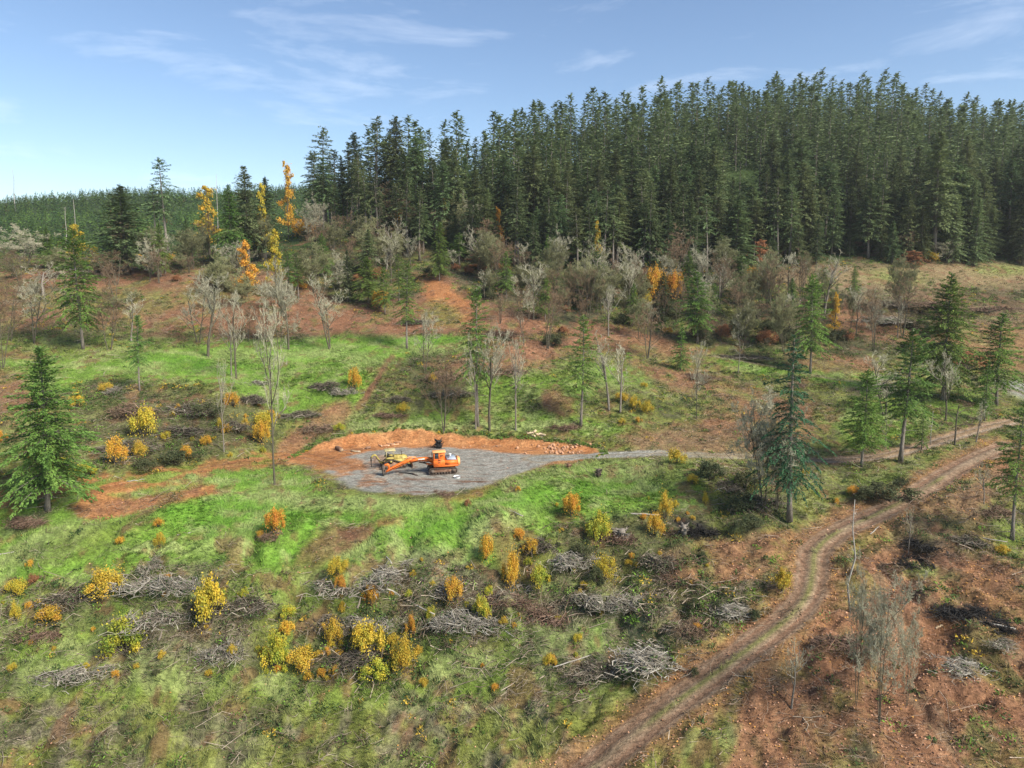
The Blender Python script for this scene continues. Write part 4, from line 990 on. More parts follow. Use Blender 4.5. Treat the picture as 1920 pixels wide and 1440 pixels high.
# snags and poles
def snag(u, vb, vt, Y, label, r0=.16):
    g = ground(u, vb, Y); top = CZ + float(ray(u, vt)[1]) * g.y; h = top - g.z
    q = Geo(); kk = np.random.default_rng(int(u)).normal(size=8) * h * .013; q.tube([(0, 0, -.2), (kk[0], kk[1], h * .25), (kk[2], kk[3], h * .5), (kk[4], kk[5], h * .75), (kk[6], kk[7], h)], [r0, r0 * .85, r0 * .7, r0 * .5, r0 * .25], 6)
    rr = np.random.default_rng(int(u)); n = 10; z = rr.uniform(.4 * h, h, n); a = rr.uniform(0, 6.28, n); L = rr.uniform(.3, 1.1, n)
    A = np.stack([z * 0, z * 0, z], 1); B = A + np.stack([np.cos(a) * L, np.sin(a) * L, L * .4], 1); V, Fq = sticks_np(A, B, .035, .01)
    o = link('dead_tree', None, None, g); link('trunk', q.mesh('trunk', M['bark_grey'], True), o)
    s = Geo(); s.add(V, Fq); link('branch_stubs', s.mesh('branch_stubs', M['bark_grey']), o)
    tag(o, label, 'dead tree', 'bare standing snags')
snag(28, 376, 316, 560, 'thin dead pole sticking up from the plantation ridge at far left', .35)
snag(412, 470, 326, 330, 'thin dead pole against the sky right of the tall yellow tree', .22)
snag(144, 470, 374, 300, 'dead pole rising above the yellow tree behind the bright fir', .2)
snag(127, 470, 388, 310, 'short dead pole just left of the other pole above the yellow tree', .2)
snag(303, 478, 375, 236, 'straight bare trunk right under the lone spire fir', .22)
snag(1594, 1150, 938, None, 'pale broken snag standing beside the bend of the rutted road', .10)
snag(218, 865, 830, None, 'short white broken stem among the orange bushes left of the dirt track', .09)
snag(1745, 835, 770, None, 'thin bare stem behind the gravel road left of the twisted tree', .06)

# yellow and orange trees
for kind, u, vb, vt, w, Y, label in [
    ('y', 148, 520, 420, 34, 196, 'golden tree showing just above the bright fir on the left'), ('y', 181, 515, 462, 18, 196, 'smaller yellow tree right of the golden one behind the bright fir'),
    ('y', 393, 470, 350, 40, 215, 'tall yellow tree standing free against the plantation ridge'), ('o', 541, 440, 304, 28, 226, 'tall narrow orange tree reaching above the ridge into the sky'),
    ('o', 463, 545, 450, 36, 170, 'orange tree low in front of the dark fir clump'), ('y', 517, 530, 430, 32, 172, 'yellow tree at the right foot of the dark fir clump'),
    ('y', 496, 480, 345, 20, 198, 'yellow foliage climbing the right side of the dark fir clump'), ('o', 572, 470, 400, 48, 222, 'orange brown bushy tree right below the tall narrow orange tree'),
    ('o', 747, 440, 392, 16, 214, 'small orange tree between bare trunks under the skyline firs'), ('y', 834, 440, 372, 16, 212, 'small yellow tree between dark trunks under the skyline firs'),
    ('o', 934, 400, 388, 16, 206, 'small orange tree in a gap of the dark forest'), ('y', 1120, 450, 412, 16, 197, 'yellow tree between bare trunks inside the forest edge'),
    ('o', 1231, 548, 484, 34, 174, 'upper left one of the bright yellow orange maples at the forest edge'), ('o', 1264, 545, 496, 32, 174, 'right one of the bright yellow orange maples at the forest edge'),
    ('y', 1204, 566, 536, 28, 170, 'low yellow maple left of the bright maples'), ('o', 1412, 535, 488, 28, 178, 'orange tree at the forest edge right of the maples'),
    ('y', 1498, 520, 494, 18, 204, 'small yellow bush tree on the top of the logged slope'), ('y', 1742, 495, 466, 26, 208, 'yellow green bush tree left of the thick pale fir trunk'),
    ('o', 1566, 600, 548, 20, 160, 'orange tree behind the fir beside the upper track'), ('o', 712, 600, 535, 26, 160, 'rusty yellow tree beside the bushy dark fir'),
    ('y', 1043, 600, 560, 16, 168, 'yellow leaved sapling among brown leafless trees'), ('r', 1425, 490, 450, 30, 208, 'rust coloured tree at the forest edge'),
    ('r', 1712, 505, 470, 40, 207, 'rusty low tree beside the dead tree at the forest edge'), ('r', 930, 560, 490, 50, 190, 'rusty brown tree at the foot of the forest right of the red track'),
    ('r', 900, 540, 470, 46, 196, 'rusty tree just above the red bark slope'), ('r', 1810, 720, 650, 60, 140, 'reddish brown tree below the two right hand firs'), ('y', 1300, 280, 240, 20, 330, 'yellow treetop on the skyline in the forest'),
]:
    wide = 'maple' in label or 'bush' in label or 'brown' in label
    if wide: stand('autumn_tree', LEAFY[kind], 1, u, vb, vt, label, 'autumn tree', 'yellow and orange autumn trees', w * 1.15, 2.3, Y + 5, names=('stems', 'foliage'))
    else: stand('autumn_tree', TALL[kind], 0, u, vb, vt, label, 'autumn tree', 'yellow and orange autumn trees', w * 1.1, 3.6, Y)

# bushes ------------------------------------------------------------
BUSH = [  # zone, (u, v of the centre, width, height, colour)
 ('above the pad', [(270, 795, 44, 54, 'y'), (262, 845, 26, 28, 'y'), (218, 850, 34, 52, 'o'), (350, 848, 22, 26, 'o'), (385, 828, 22, 20, 'o'), (312, 818, 18, 18, 'y'), (438, 750, 28, 26, 'o'), (460, 798, 18, 24, 'y'), (490, 812, 34, 44, 'o'), (498, 786, 34, 30, 'y'),
   (425, 806, 18, 18, 'o'), (413, 797, 14, 20, 'y'), (145, 752, 28, 30, 'y'), (200, 726, 22, 18, 'y'), (665, 712, 24, 42, 'o'), (755, 765, 24, 16, 'y'), (812, 712, 16, 20, 'y'), (1165, 745, 24, 18, 'y'), (1190, 757, 22, 26, 'y'), (1214, 766, 22, 24, 'y'), (1166, 790, 12, 10, 'y'), (1198, 788, 12, 10, 'o'),
   (1207, 722, 12, 12, 'y'), (108, 868, 40, 20, 'g'), (155, 885, 44, 24, 'g'), (55, 856, 12, 12, 'o'), (4, 820, 18, 22, 'o'), (636, 802, 22, 14, 'g'), (268, 872, 50, 20, 't'), (330, 860, 60, 26, 't'), (390, 770, 60, 26, 't')]),
 ('on the grassy slope below the pad', [(515, 978, 40, 46, 'o'), (493, 1002, 20, 14, 'o'), (298, 982, 20, 16, 'o'), (299, 1017, 20, 28, 'y'), (225, 1016, 18, 14, 'o'), (195, 1098, 62, 44, 'y'), (30, 1104, 34, 30, 'y'), (62, 1088, 20, 18, 'r'), (54, 1058, 14, 14, 'o'), (634, 1066, 34, 34, 'y'), (638, 1100, 22, 28, 'o'),
   (877, 944, 12, 14, 'r'), (971, 917, 10, 10, 'o'), (1070, 950, 34, 44, 'o'), (1120, 990, 44, 56, 'g'), (1228, 986, 32, 44, 'o'), (1248, 952, 24, 46, 'y'), (1322, 938, 12, 22, 'y'), (1268, 858, 36, 28, 'y'), (1298, 900, 18, 22, 'y'), (1330, 885, 60, 34, 't'), (1400, 900, 50, 34, 't'), (1400, 945, 60, 30, 't'), (1408, 985, 60, 18, 't'), (1090, 1035, 40, 30, 't')]),
 ('on the brushy lower slope', [(30, 1150, 16, 36, 'y'), (100, 1148, 50, 26, 'o'), (395, 1135, 62, 84, 'y'), (238, 1198, 76, 66, 'g'), (540, 1150, 30, 26, 'g'), (540, 1184, 30, 26, 'o'), (515, 1226, 46, 70, 'g'), (562, 1240, 50, 40, 'y'), (575, 1222, 18, 16, 'o'), (628, 1190, 30, 56, 'y'), (604, 1180, 16, 12, 'o'), (690, 1202, 62, 66, 'y'),
   (756, 1228, 46, 56, 'y'), (706, 1252, 64, 36, 'g'), (738, 1202, 20, 24, 'y'), (636, 1226, 18, 10, 'o'), (696, 1120, 30, 38, 'o'), (769, 1176, 18, 40, 'o'), (807, 1158, 18, 30, 'g'), (852, 1112, 38, 46, 'o'), (904, 1146, 38, 46, 'g'), (940, 1158, 26, 28, 't'), (912, 1030, 28, 48, 'o'), (955, 1072, 32, 70, 'o'), (974, 1006, 22, 24, 'o'), (996, 1030, 30, 34, 'o'),
   (1015, 1083, 34, 40, 'g'), (1135, 1066, 40, 46, 'y'), (1118, 1080, 26, 30, 't'), (1030, 1238, 24, 22, 'y'), (1195, 1064, 12, 10, 'y'), (1303, 1135, 22, 22, 't'), (1345, 1140, 24, 22, 't'), (1415, 1155, 24, 22, 't')]),
 ('beside the rutted road', [(1467, 1092, 34, 42, 'y'), (1600, 920, 22, 16, 'o'), (1566, 940, 12, 12, 'o'), (1512, 886, 18, 14, 'y'), (1670, 925, 90, 34, 't'), (1880, 1032, 24, 16, 'y'), (1690, 905, 30, 20, 't'), (1620, 930, 40, 22, 't')]),
 ('on the far slope', [(560, 535, 26, 18, 'o'), (318, 485, 20, 16, 'o'), (266, 483, 16, 12, 'o'), (1560, 570, 16, 24, 'o'), (1250, 620, 20, 12, 'o'), (855, 465, 16, 14, 'o'), (450, 480, 14, 14, 'y')]),
]
CN = {'y': 'yellow', 'o': 'orange', 'g': 'green and yellow', 't': 'dull green', 'r': 'rusty red'}
ORD = ['first', 'second', 'third', 'fourth', 'fifth', 'sixth', 'seventh', 'eighth', 'ninth', 'tenth', 'eleventh', 'twelfth', 'thirteenth', 'fourteenth', 'fifteenth']
bn = 0
for zone, lst in BUSH:
    for c in 'yogtr':
        sub = sorted([b for b in lst if b[4] == c])
        for k, (u, v, w, h, _) in enumerate(sub):
            vb = v + h * .45
            g = ground(u, vb)
            hr = px_h(u, vb, v - h * .55, g.y); wr = w / F * g.y
            st_, fo_, h0 = LEAFY[c][bn % 3]
            bn += 1
            pos = (ORD[k] + ' from the left of the ' if k < len(ORD) else 'last of the ') + CN[c] + ' bushes ' + zone if len(sub) > 1 else 'only ' + CN[c] + ' bush ' + zone
            hr = max(hr * 1.12, .45)
            sx = max(wr / 2.1, .14)
            plant('bush', (st_, fo_), (g.x, g.y, g.z - .05), (sx, sx, hr / 2.05), random.random() * 6.28, pos, 'bush', 'leafy bushes on the clearing', names=('stems', 'foliage'))

# small sprigs of yellowing saplings between the heaps
r = np.random.default_rng(19); k = 0
for zone, u0, u1, v0, v1, n in [('at the foot of the grassy slope', 480, 800, 1140, 1290, 34), ('around the middle brush heaps', 620, 1140, 1030, 1180, 30), ('on the brushy slope at left', 0, 470, 1080, 1280, 26), ('right of the mound, among the heaps', 1040, 1340, 930, 1100, 22), ('on the slope left above the pad', 190, 520, 760, 870, 22), ('in the bottom centre', 900, 1320, 1180, 1300, 14)]:
    for _ in range(int(n * .85)):
        u, v = r.uniform(u0, u1), r.uniform(v0, v1)
        g = ground(u, v); s = r.uniform(.22, .60); c = 'yogt'[int(r.choice(4, p=[.35, .3, .15, .2]))]
        st_, fo_, h0 = LEAFY[c][k % len(LEAFY[c])]; k += 1
        plant('sapling', (st_, fo_), (g.x, g.y, g.z - .05), (s * .8, s * .8, s), random.random() * 6.28, 'small sapling with thinning autumn leaves ' + zone, 'sapling', 'small saplings ' + zone, names=('stems', 'foliage'))

# thickets in the belt under the forest
r = np.random.default_rng(9)
k = 0
for u0, v0, du, dv, n in [(1400, 610, 90, 40, 16), (1230, 590, 60, 30, 7), (1060, 560, 60, 26, 7), (940, 545, 50, 25, 6), (680, 520, 60, 30, 8), (820, 500, 60, 20, 5), (360, 540, 60, 20, 4), (1560, 640, 60, 18, 6), (1700, 640, 60, 30, 4), (600, 480, 40, 30, 5), (1050, 640, 50, 16, 4), (1150, 520, 80, 10, 5)]:
    for _ in range(n):
        u, v = u0 + r.uniform(-du, du), v0 + r.uniform(-dv, dv)
        g = ground(u, v); s = r.uniform(.8, 1.7)
        c = 't' if r.random() < .8 else 'r'
        st_, fo_, h0 = LEAFY[c][k % 3]; k += 1
        if g.y > 260: continue
        plant('bush', (st_, fo_), (g.x, g.y, g.z - .1), (s * 1.3, s * 1.3, s), random.random() * 6.28, 'dark tangled undergrowth bush in the belt below the forest', 'bush', 'dark bushes of the belt below the forest', names=('stems', 'foliage'))

# heaps of cut branches ----------------------------------------------
HEAPS = {'grey': [heap_mesh(81, 5, 1.3, 620, ((.17, .145, .11), (.48, .44, .37)), weeds=.5), heap_mesh(82, 5, 1.0, 520, ((.17, .145, .11), (.46, .42, .35)), weeds=.5), heap_mesh(92, 5, 1.1, 560, ((.15, .12, .09), (.42, .38, .31)), weeds=.6)],
         'brown': [heap_mesh(83, 5, 1.1, 620, ((.11, .07, .045), (.36, .25, .17)), weeds=.3), heap_mesh(84, 5, .8, 520, ((.10, .06, .04), (.32, .21, .15)), weeds=.25)],
         'dark': [heap_mesh(85, 5, 1.3, 640, ((.05, .04, .03), (.30, .25, .19)), weeds=.5), heap_mesh(95, 5, 1.1, 640, ((.06, .045, .03), (.34, .29, .22)), weeds=.55)],
         'burnt': [heap_mesh(86, 5, .7, 420, ((.008, .008, .008), (.05, .045, .04)), thick=.04, flat=.2), heap_mesh(96, 5, .7, 420, ((.008, .008, .008), (.05, .045, .04)), thick=.04, flat=.25)]}
bh = 0
for kind, i, u, v, w, h, label in [
    ('brown', 0, 60, 975, 66, 24, 'low brown brush heap below the big left fir'), ('grey', 0, 212, 726, 56, 18, 'grey brush heap on the front rim of the upper meadow at left'),
    ('dark', 0, 372, 758, 80, 34, 'large dark brush heap on the slope left of the thin pale tree'), ('dark', 0, 330, 800, 90, 34, 'dark brush heap among yellow bushes, left of the pad'),
    ('dark', 0, 425, 790, 60, 26, 'dark brush heap beside the thin pale leafless tree'), ('dark', 0, 475, 745, 54, 24, 'dark brush heap under the rim of the upper meadow, middle'), ('grey', 1, 470, 715, 46, 16, 'grey brush heap under the rim trees'),
    ('dark', 0, 620, 716, 66, 34, 'dark brush heap left of the two mud wheel tracks'), ('brown', 1, 738, 774, 60, 14, 'flat brown brush heap behind the pad bank'), ('brown', 0, 590, 800, 60, 18, 'spread brown branches left above the pad'),
    ('dark', 0, 575, 770, 60, 18, 'dark branches behind the lone meadow tree'), ('dark', 0, 745, 745, 50, 20, 'dark mound of brush right of the mud wheel tracks'), ('dark', 0, 855, 730, 60, 26, 'dark brush heap left of the shaggy fir'),
    ('brown', 0, 935, 690, 80, 26, 'red brown bark heap right of the shaggy fir'), ('brown', 1, 1075, 795, 46, 18, 'small brush heap around the foot of the slim fir'), ('grey', 1, 640, 728, 36, 26, 'grey stump and branch heap left of the wheel tracks'),
    ('grey', 0, 300, 1050, 44, 34, 'small grey branch heap between two bushes on the grassy slope'), ('grey', 1, 345, 1085, 90, 40, 'grey branch heap with a black centre on the lower left slope'), ('grey', 0, 250, 1075, 120, 26, 'long pale arched branches on the left grassy slope'),
    ('brown', 0, 520, 1000, 44, 20, 'twigs beside the orange bush on the grassy slope'), ('grey', 1, 410, 1218, 80, 48, 'pale spiky branch heap at the bottom left of the mud strip'), ('grey', 0, 760, 1058, 110, 54, 'grey branch tangle right under the bright green grass in the middle'),
    ('grey', 1, 830, 1090, 90, 34, 'loose grey branches right of the middle tangle'), ('grey', 0, 1080, 1030, 80, 62, 'pale bleached branch heap on the slope right of centre'), ('brown', 0, 1170, 1000, 70, 44, 'brown rootwad heap with logs right of the bleached heap'),
    ('burnt', 0, 1300, 990, 74, 34, 'black burnt heap right of the orange bush'), ('dark', 0, 1235, 1045, 76, 34, 'dark heap with a root ball below the burnt heap'), ('grey', 1, 1200, 1115, 90, 30, 'scattered pale branches below the root ball heap'),
    ('brown', 1, 1290, 1090, 60, 16, 'low brown branches at the edge of the bark clearing'), ('grey', 0, 1220, 1200, 130, 66, 'wide grey brown brush heap at the bottom centre right'), ('dark', 0, 1130, 1245, 80, 36, 'dark brush at the bottom below the bright grass patch'),
    ('brown', 0, 1330, 1170, 70, 28, 'branches left of the rutted road bottom'), ('burnt', 0, 1742, 1018, 76, 16, 'upper black burnt ring right of the rutted road'), ('burnt', 0, 1725, 1046, 80, 14, 'lower rim of the upper burnt ring'),
    ('brown', 1, 1760, 1035, 50, 14, 'brown remains inside the upper burnt ring'), ('burnt', 0, 1815, 1146, 100, 16, 'black burnt ring nearest the bottom right corner'), ('burnt', 0, 1866, 1168, 64, 18, 'charred log ends at the right of the lower burnt ring'),
    ('grey', 1, 1885, 1195, 50, 14, 'pale split wood at the right of the lower burnt ring'), ('dark', 0, 1410, 667, 80, 12, 'dark low heap along the foot of the dark thicket'), ('brown', 1, 1500, 720, 40, 10, 'small dark heap behind the dark fir'),
    ('brown', 0, 930, 1115, 80, 30, 'brown branches below the orange bushes right of centre'), ('grey', 0, 850, 1160, 70, 26, 'pale crossed sticks below the green tipped bush'), ('grey', 1, 965, 1105, 60, 40, 'branches running down beside the orange bushes'),
    ('dark', 0, 620, 1160, 90, 30, 'dark branches above the bottom bushes'), ('brown', 1, 90, 1180, 90, 34, 'brown twigs at the left edge bottom'), ('grey', 0, 700, 1160, 80, 26, 'long sticks above the bottom yellow bushes'),
    ('grey', 0, 700, 1090, 120, 34, 'long grey branch heap left of the middle tangle'), ('grey', 1, 900, 1150, 110, 34, 'wide tangle of sticks above the green tipped bush'), ('dark', 0, 480, 1120, 90, 40, 'dark brush beside the large yellow bush'),
    ('grey', 0, 330, 1150, 110, 34, 'pale twig heap left of the large yellow bush'), ('dark', 0, 120, 1110, 100, 40, 'dark brush at the left under the yellow bush'), ('grey', 1, 160, 1240, 120, 30, 'faded twig heap at the bottom left'), ('brown', 0, 1060, 1150, 110, 36, 'brown tangle right of the green tipped bush'),
    ('dark', 0, 1010, 1010, 60, 50, 'dark gap full of brush between the orange bushes'), ('grey', 0, 1130, 1120, 80, 40, 'pale branches below the bleached heap'), ('dark', 0, 680, 1230, 120, 40, 'dark brush under the bottom yellow bushes'), ('grey', 1, 1380, 1130, 80, 26, 'loose sticks between bark clearing and rutted road'),
    ('dark', 0, 1420, 930, 80, 50, 'dark tangle round the foot of the lichen covered tree'), ('dark', 0, 1370, 905, 60, 30, 'dark shrubs left of the lichen covered tree'), ('brown', 0, 240, 760, 80, 30, 'brown brush on the slope above the leftmost yellow bushes'), ('dark', 0, 260, 830, 90, 26, 'dark brush under the leftmost yellow bushes'),
    ('brown', 0, 820, 700, 60, 30, 'brown brush at the foot of the lichen topped tree'), ('grey', 0, 1620, 590, 110, 34, 'grey branch spread on the logged hillside'), ('brown', 0, 1700, 560, 120, 30, 'upper brown branch spread on the logged hillside'), ('brown', 0, 1800, 570, 120, 30, 'right hand branch spread on the logged hillside'), ('dark', 0, 1660, 565, 80, 18, 'dark streak of slash on the logged hillside'),
    ('brown', 1, 842, 923, 40, 12, 'small brown brush pile on the front edge of the gravel pad'), ('brown', 0, 1860, 960, 60, 26, 'brush heap at the foot of the right edge fir'), ('dark', 0, 1830, 1010, 50, 22, 'dark brush left of the right edge fir'),
    ('brown', 1, 1660, 1060, 60, 20, 'twigs above the foreground leafless clump'), ('brown', 0, 1560, 1200, 90, 30, 'brown brush at the foot of the foreground leafless trees'), ('grey', 1, 1800, 1230, 100, 24, 'loose pale sticks in the bottom right corner'),
    ('brown', 0, 930, 620, 60, 20, 'brush along the edge of the red track above the slope'), ('dark', 0, 770, 600, 70, 18, 'dark roots beside the slim dark fir'), ('brown', 1, 1290, 700, 60, 14, 'brown debris left of the upper track'),
]:
    g = ground(u, v + h * .35)
    sx = w / F * g.y / 5.0; sz = max(h / F * g.y / (1.3 if kind != 'burnt' else .8) * .8, .3)
    pool = HEAPS[kind]
    bh += 1; i = bh
    o = link('brush_heap', pool[i % len(pool)], None, (g.x, g.y, g.z - .1)); o.scale = (sx * 1.25, max(sx, .6) * 1.25, min(sz, 1.4) * .7); o.rotation_euler = (0, 0, random.choice((0, math.pi)) + random.uniform(-.5, .5))
    tag(o, label, 'brush heap', 'heaps of cut branches')

# the forest ----------------------------------------------------------
edge_u = [560, 600, 640, 700, 800, 850, 950, 1050, 1100, 1200, 1290, 1360, 1420, 1500, 1700, 1800, 2000, 2400]
edge_Y = [232, 228, 226, 218, 206, 206, 202, 198, 200, 203, 205, 208, 212, 214, 215, 218, 218, 218]
r = np.random.default_rng(33)
cand = []
y = 198.0
while y < 520:
    st = 7.2 + (y - 200) * .010
    x = -120.0 + r.uniform(0, st)
    while x < 460:
        cand.append((x + r.uniform(-2.6, 2.6), y + r.uniform(-2.8, 2.8))); x += st
    y += st * .92
cand = np.array(cand)
cz_ = H(cand[:, 0], cand[:, 1])
cu, cv = proj(cand[:, 0], cand[:, 1], cz_)
eY = np.interp(cu, edge_u, edge_Y) + 5 * fbm(cand[:, 0] * .05, cand[:, 0] * 0 + 3, 2, 3)
crest = np.interp(cu, [560, 700, 860, 1000, 1200, 1400, 1700, 2000], [255, 268, 300, 360, 400, 450, 480, 480])
ok = (cu > 590) & (cu < 2080) & (cand[:, 1] > eY) & (cand[:, 1] < crest)
ok &= fbm(cand[:, 0] * .035, cand[:, 1] * .05, 2, 63) > -.42
ok &= ~((cu < 680) & (r.random(len(cu)) < .2))
cand, cu, cv, cz_ = cand[ok], cu[ok], cv[ok], cz_[ok]
eY = eY[ok]
order = np.argsort(cand[:, 1] - eY)
print('forest trees', len(cand))
low = conifer_geo(h=32, cb=5, w=10.5, seed=91, fs=1.35, step=1.25, per=6, droop=.3, rise=.3, shape=.62, ragged=.35, skip=.08, low=.55, sprays=1)
MASSV, MASSF, MT, mo, mto = [], [], Geo(), 0, 0
for q, k in enumerate(order):
    x, yy, z, u = cand[k][0], cand[k][1], cz_[k], cu[k]
    skyline = u < 720 or yy > np.interp(u, [860, 1700], [285, 380])
    s = r.choice([.55, .7, .82, .9, 1.0]) * r.uniform(.88, 1.08) * (1.0 if yy > 235 else .9)
    rz = r.random() * 6.28
    if q < 165:
        front = yy - eY[k] < 12
        kind = 'ragged' if (skyline and r.random() < .75) or r.random() < .12 else 'forest'
        pool = FIR[kind]; tr, cr, h0 = pool[int(r.integers(len(pool)))]
        zone = 'left third, where the skyline climbs' if u < 900 else 'middle, above the red bark slope' if u < 1300 else 'right, above the logged hillside'
        lab = ('dark tall fir in front rank of forest, ' if front else 'dark fir crown deeper in the forest, ') + zone
        w = s * r.uniform(.95, 1.35)
        plant('fir_tree', (tr, cr), (x, yy, z - .3), (w, w, s), rz, lab, 'fir tree', 'dark firs of the forest on the hill, ' + zone)
    else:
        c, sn = math.cos(rz), math.sin(rz); V = low[1] * np.array([s * 1.2, s * 1.2, s])
        V = np.stack([V[:, 0] * c - V[:, 1] * sn, V[:, 0] * sn + V[:, 1] * c, V[:, 2]], 1) + [x, yy, z - .3]
        MASSV.append(V); MASSF.append(low[2] + mo); mo += len(V)
        MT.tube([(x, yy, z - .3), (x, yy, z + 28 * s)], [.32, .08], 5, cap=False)
if MASSV:
    wo = link('distant_forest', None, None, (0, 0, 0))
    link('crown_mass', mesh_np('crown_mass', np.concatenate(MASSV), [np.concatenate(MASSF)], M['needle_dark']), wo)['kind'] = 'stuff'
    link('trunk_mass', MT.mesh('trunk_mass', M['bark']), wo)['kind'] = 'stuff'
    tag(wo, 'mass of dark firs covering the upper hill behind the front trees', 'forest', kind='stuff')

r = np.random.default_rng(61)
for k in range(46):
    u = r.uniform(830, 1930)
    if 1060 < u < 1150: continue
    Y = float(np.interp(u, edge_u, edge_Y)) - r.uniform(-6, 5)
    g = ground(u, 0, Y); h = r.uniform(9, 22); pool = FIR['forest']; kk = (2, 5)[k % 2]; tr, cr, h0 = pool[kk]
    plant('fir_tree', (tr, cr), (g.x, g.y, g.z - .2), (h / 32 * 1.1, h / 32 * 1.1, h / 32), r.random() * 6.28, 'shorter bushy fir branched to the ground along the lower edge of the forest', 'fir tree', 'shorter firs along the forest edge')
# tall bare trunks showing under the front crowns
for k, u in enumerate([1087, 1102, 1113, 1127, 1138, 965, 973, 1158, 1215, 1230, 700, 736, 757, 648, 660, 676, 685, 780, 1470, 1478, 1500, 880, 1340]):
    Y = float(np.interp(u, edge_u, edge_Y)) - r.uniform(1, 5)
    g = ground(u, 0, Y); h = r.uniform(17, 25)
    pool = FIR['ragged']; tr, cr, h0 = pool[k % 3]
    plant('fir_tree', (tr, cr), (g.x, g.y, g.z - .2), (.8, .8, h / 30), r.random() * 6.28, 'slender fir with a long pale bare trunk at the forest edge', 'fir tree', 'slender bare trunked firs at the forest edge')
g = ground(1783, 0, 214)
plant('fir_tree', FIR['forest'][0][:2], (g.x, g.y, g.z - .2), (1.5, 1.5, 1.2), 1.0, 'broad fir with the thickest pale bare trunk at the forest edge on the right', 'fir tree', 'firs standing apart from the forest')

# the young plantation on the far ridge --------------------------------
r = np.random.default_rng(44)
n = 5200
px = r.uniform(-900, 60, n * 3); py = 285 + (745 - 285) * r.random(n * 3) ** .8
pz = H(px, py); pu, pv = proj(px, py, pz)
ok = (pu > -60) & (pu < 930) & (py > np.interp(pu, [0, 560, 900], [285, 300, 400]))
px, py, pz = px[ok][:n], py[ok][:n], pz[ok][:n]
n = len(px)
per = 46
hh = r.uniform(6, 11, n) * (1 + .3 * fbm(px * .02, py * .02, 2, 9)); ww = hh * r.uniform(.42, .6, n)
t = r.random((n, per)) ** .75
a = r.random((n, per)) * 6.283
rad = (1 - t) * ww[:, None] / 2 * r.uniform(.5, 1.1, (n, per))
cen = np.stack([px[:, None] + np.cos(a) * rad, py[:, None] + np.sin(a) * rad, pz[:, None] + hh[:, None] * (.05 + .95 * t)], -1).reshape(-1, 3)
dd = np.stack([np.cos(a), np.sin(a), -.35 + 1.4 * t ** 2], -1).reshape(-1, 3)
nn = r.normal(size=(n * per, 3)) * .5 + [0, 0, 1]
sz = np.repeat(ww, per) * .36 * (1.25 - t.ravel())
V, Fq = leaves_np(cen, dd, nn, sz, sz * .55)
base = np.array([.038, .085, .018]) + np.array([.075, .095, .012]) * r.random((n, 1)) ** 1.5
rust = r.random(n) < .012; base[rust] = (.16, .10, .03)
base = base * (1 + .55 * fbm(px * .015, py * .012, 3, 19))[:, None]
cc = np.repeat(base, per * 4, axis=0) * np.repeat(r.uniform(.7, 1.3, n * per), 4)[:, None]
tag(link('distant_forest', mesh_np('plantation', V, [Fq], M['attr'], col=cc)), 'young green conifer plantation covering the far ridge on the left', 'forest', kind='stuff')

# ------------------------------------------------------------------ grass, litter and undergrowth
area = np.zeros(GX.shape)
area[:-1, :-1] = (GX[:-1, 1:] - GX[:-1, :-1]) * (GY[1:, :-1] - GY[:-1, :-1])
area = area.ravel()
vis = (gu > -180) & (gu < 2100) & (gv > 420) & (gv < 1560) & (gy < 235)
idxv = np.nonzero(vis)[0]
Wv = W[idxv]; av = area[idxv]; yv = gy[idxv]
def wsum(**k): return sum(Wv[:, CI[c]] * f for c, f in k.items())
notroad = np.clip(1 - ROADW[idxv] * 1.5, 0, 1)
def scatter(n, dens, seed):
    r = np.random.default_rng(seed)
    p = dens * av * notroad; p = p / p.sum()
    i = idxv[r.choice(len(idxv), n, p=p)]
    cs_ = np.sqrt(area[i])
    x = gx[i] + r.uniform(-.5, .5, n) * cs_; y_ = gy[i] + r.uniform(-.5, .5, n) * cs_
    return x, y_, H(x, y_), i, r
near = np.clip((205 - yv) / 80, .30, 1)
# grass
x, y_, z, i, r = scatter(80000, (wsum(green=1, lush=1.1, straw=1.1, olive=.75, leaf=.15, bark=.08, slash=.3, brush=.2, tan=.3)) * near * (1 - BANK[idxv]), 201)
nb = 5; n = len(x) * nb
rep = lambda q: np.repeat(q, nb, axis=0)
wind = 1.2 + 1.4 * fbm(x * .12, y_ * .12, 3, 207)
ang = rep(wind * 2.2) + r.normal(size=n) * .7
hgt = rep((.22 + .22 * np.clip(.5 + fbm(x * .3, y_ * .3, 3, 211), 0, 1)) * (1 + .5 * W[i, CI['straw']])) * r.uniform(.6, 1.3, n)
bend = r.uniform(.5, 1.7, n)
A = np.stack([rep(x) + r.normal(size=n) * .10, rep(y_) + r.normal(size=n) * .10, rep(z) - .03], 1)
tip = A + np.stack([np.cos(ang) * bend * hgt, np.sin(ang) * bend * hgt, hgt], 1)
sd_ = np.stack([-np.sin(ang), np.cos(ang), np.zeros(n)], 1) * (.022 + .012 * rep(y_ / 100))[:, None]
V = np.stack([A - sd_, A + sd_, tip], 1).reshape(-1, 3)
cb = tcol[i] * 1.05
mixs = np.clip(.5 + .8 * fbm(x * .4, y_ * .7, 4, 221), 0, 1)[:, None] ** 2
gcol = cb * (1 - .30 * mixs) + np.array([.38, .42, .18]) * .30 * mixs
cc = np.repeat(rep(gcol) * r.uniform(.7, 1.35, n)[:, None], 3, axis=0)
tag(link('grass', mesh_np('grass', V, [np.arange(n * 3).reshape(n, 3)], M['attr'], col=cc)), 'long matted green and straw coloured grass over the clearing', 'grass', kind='stuff')
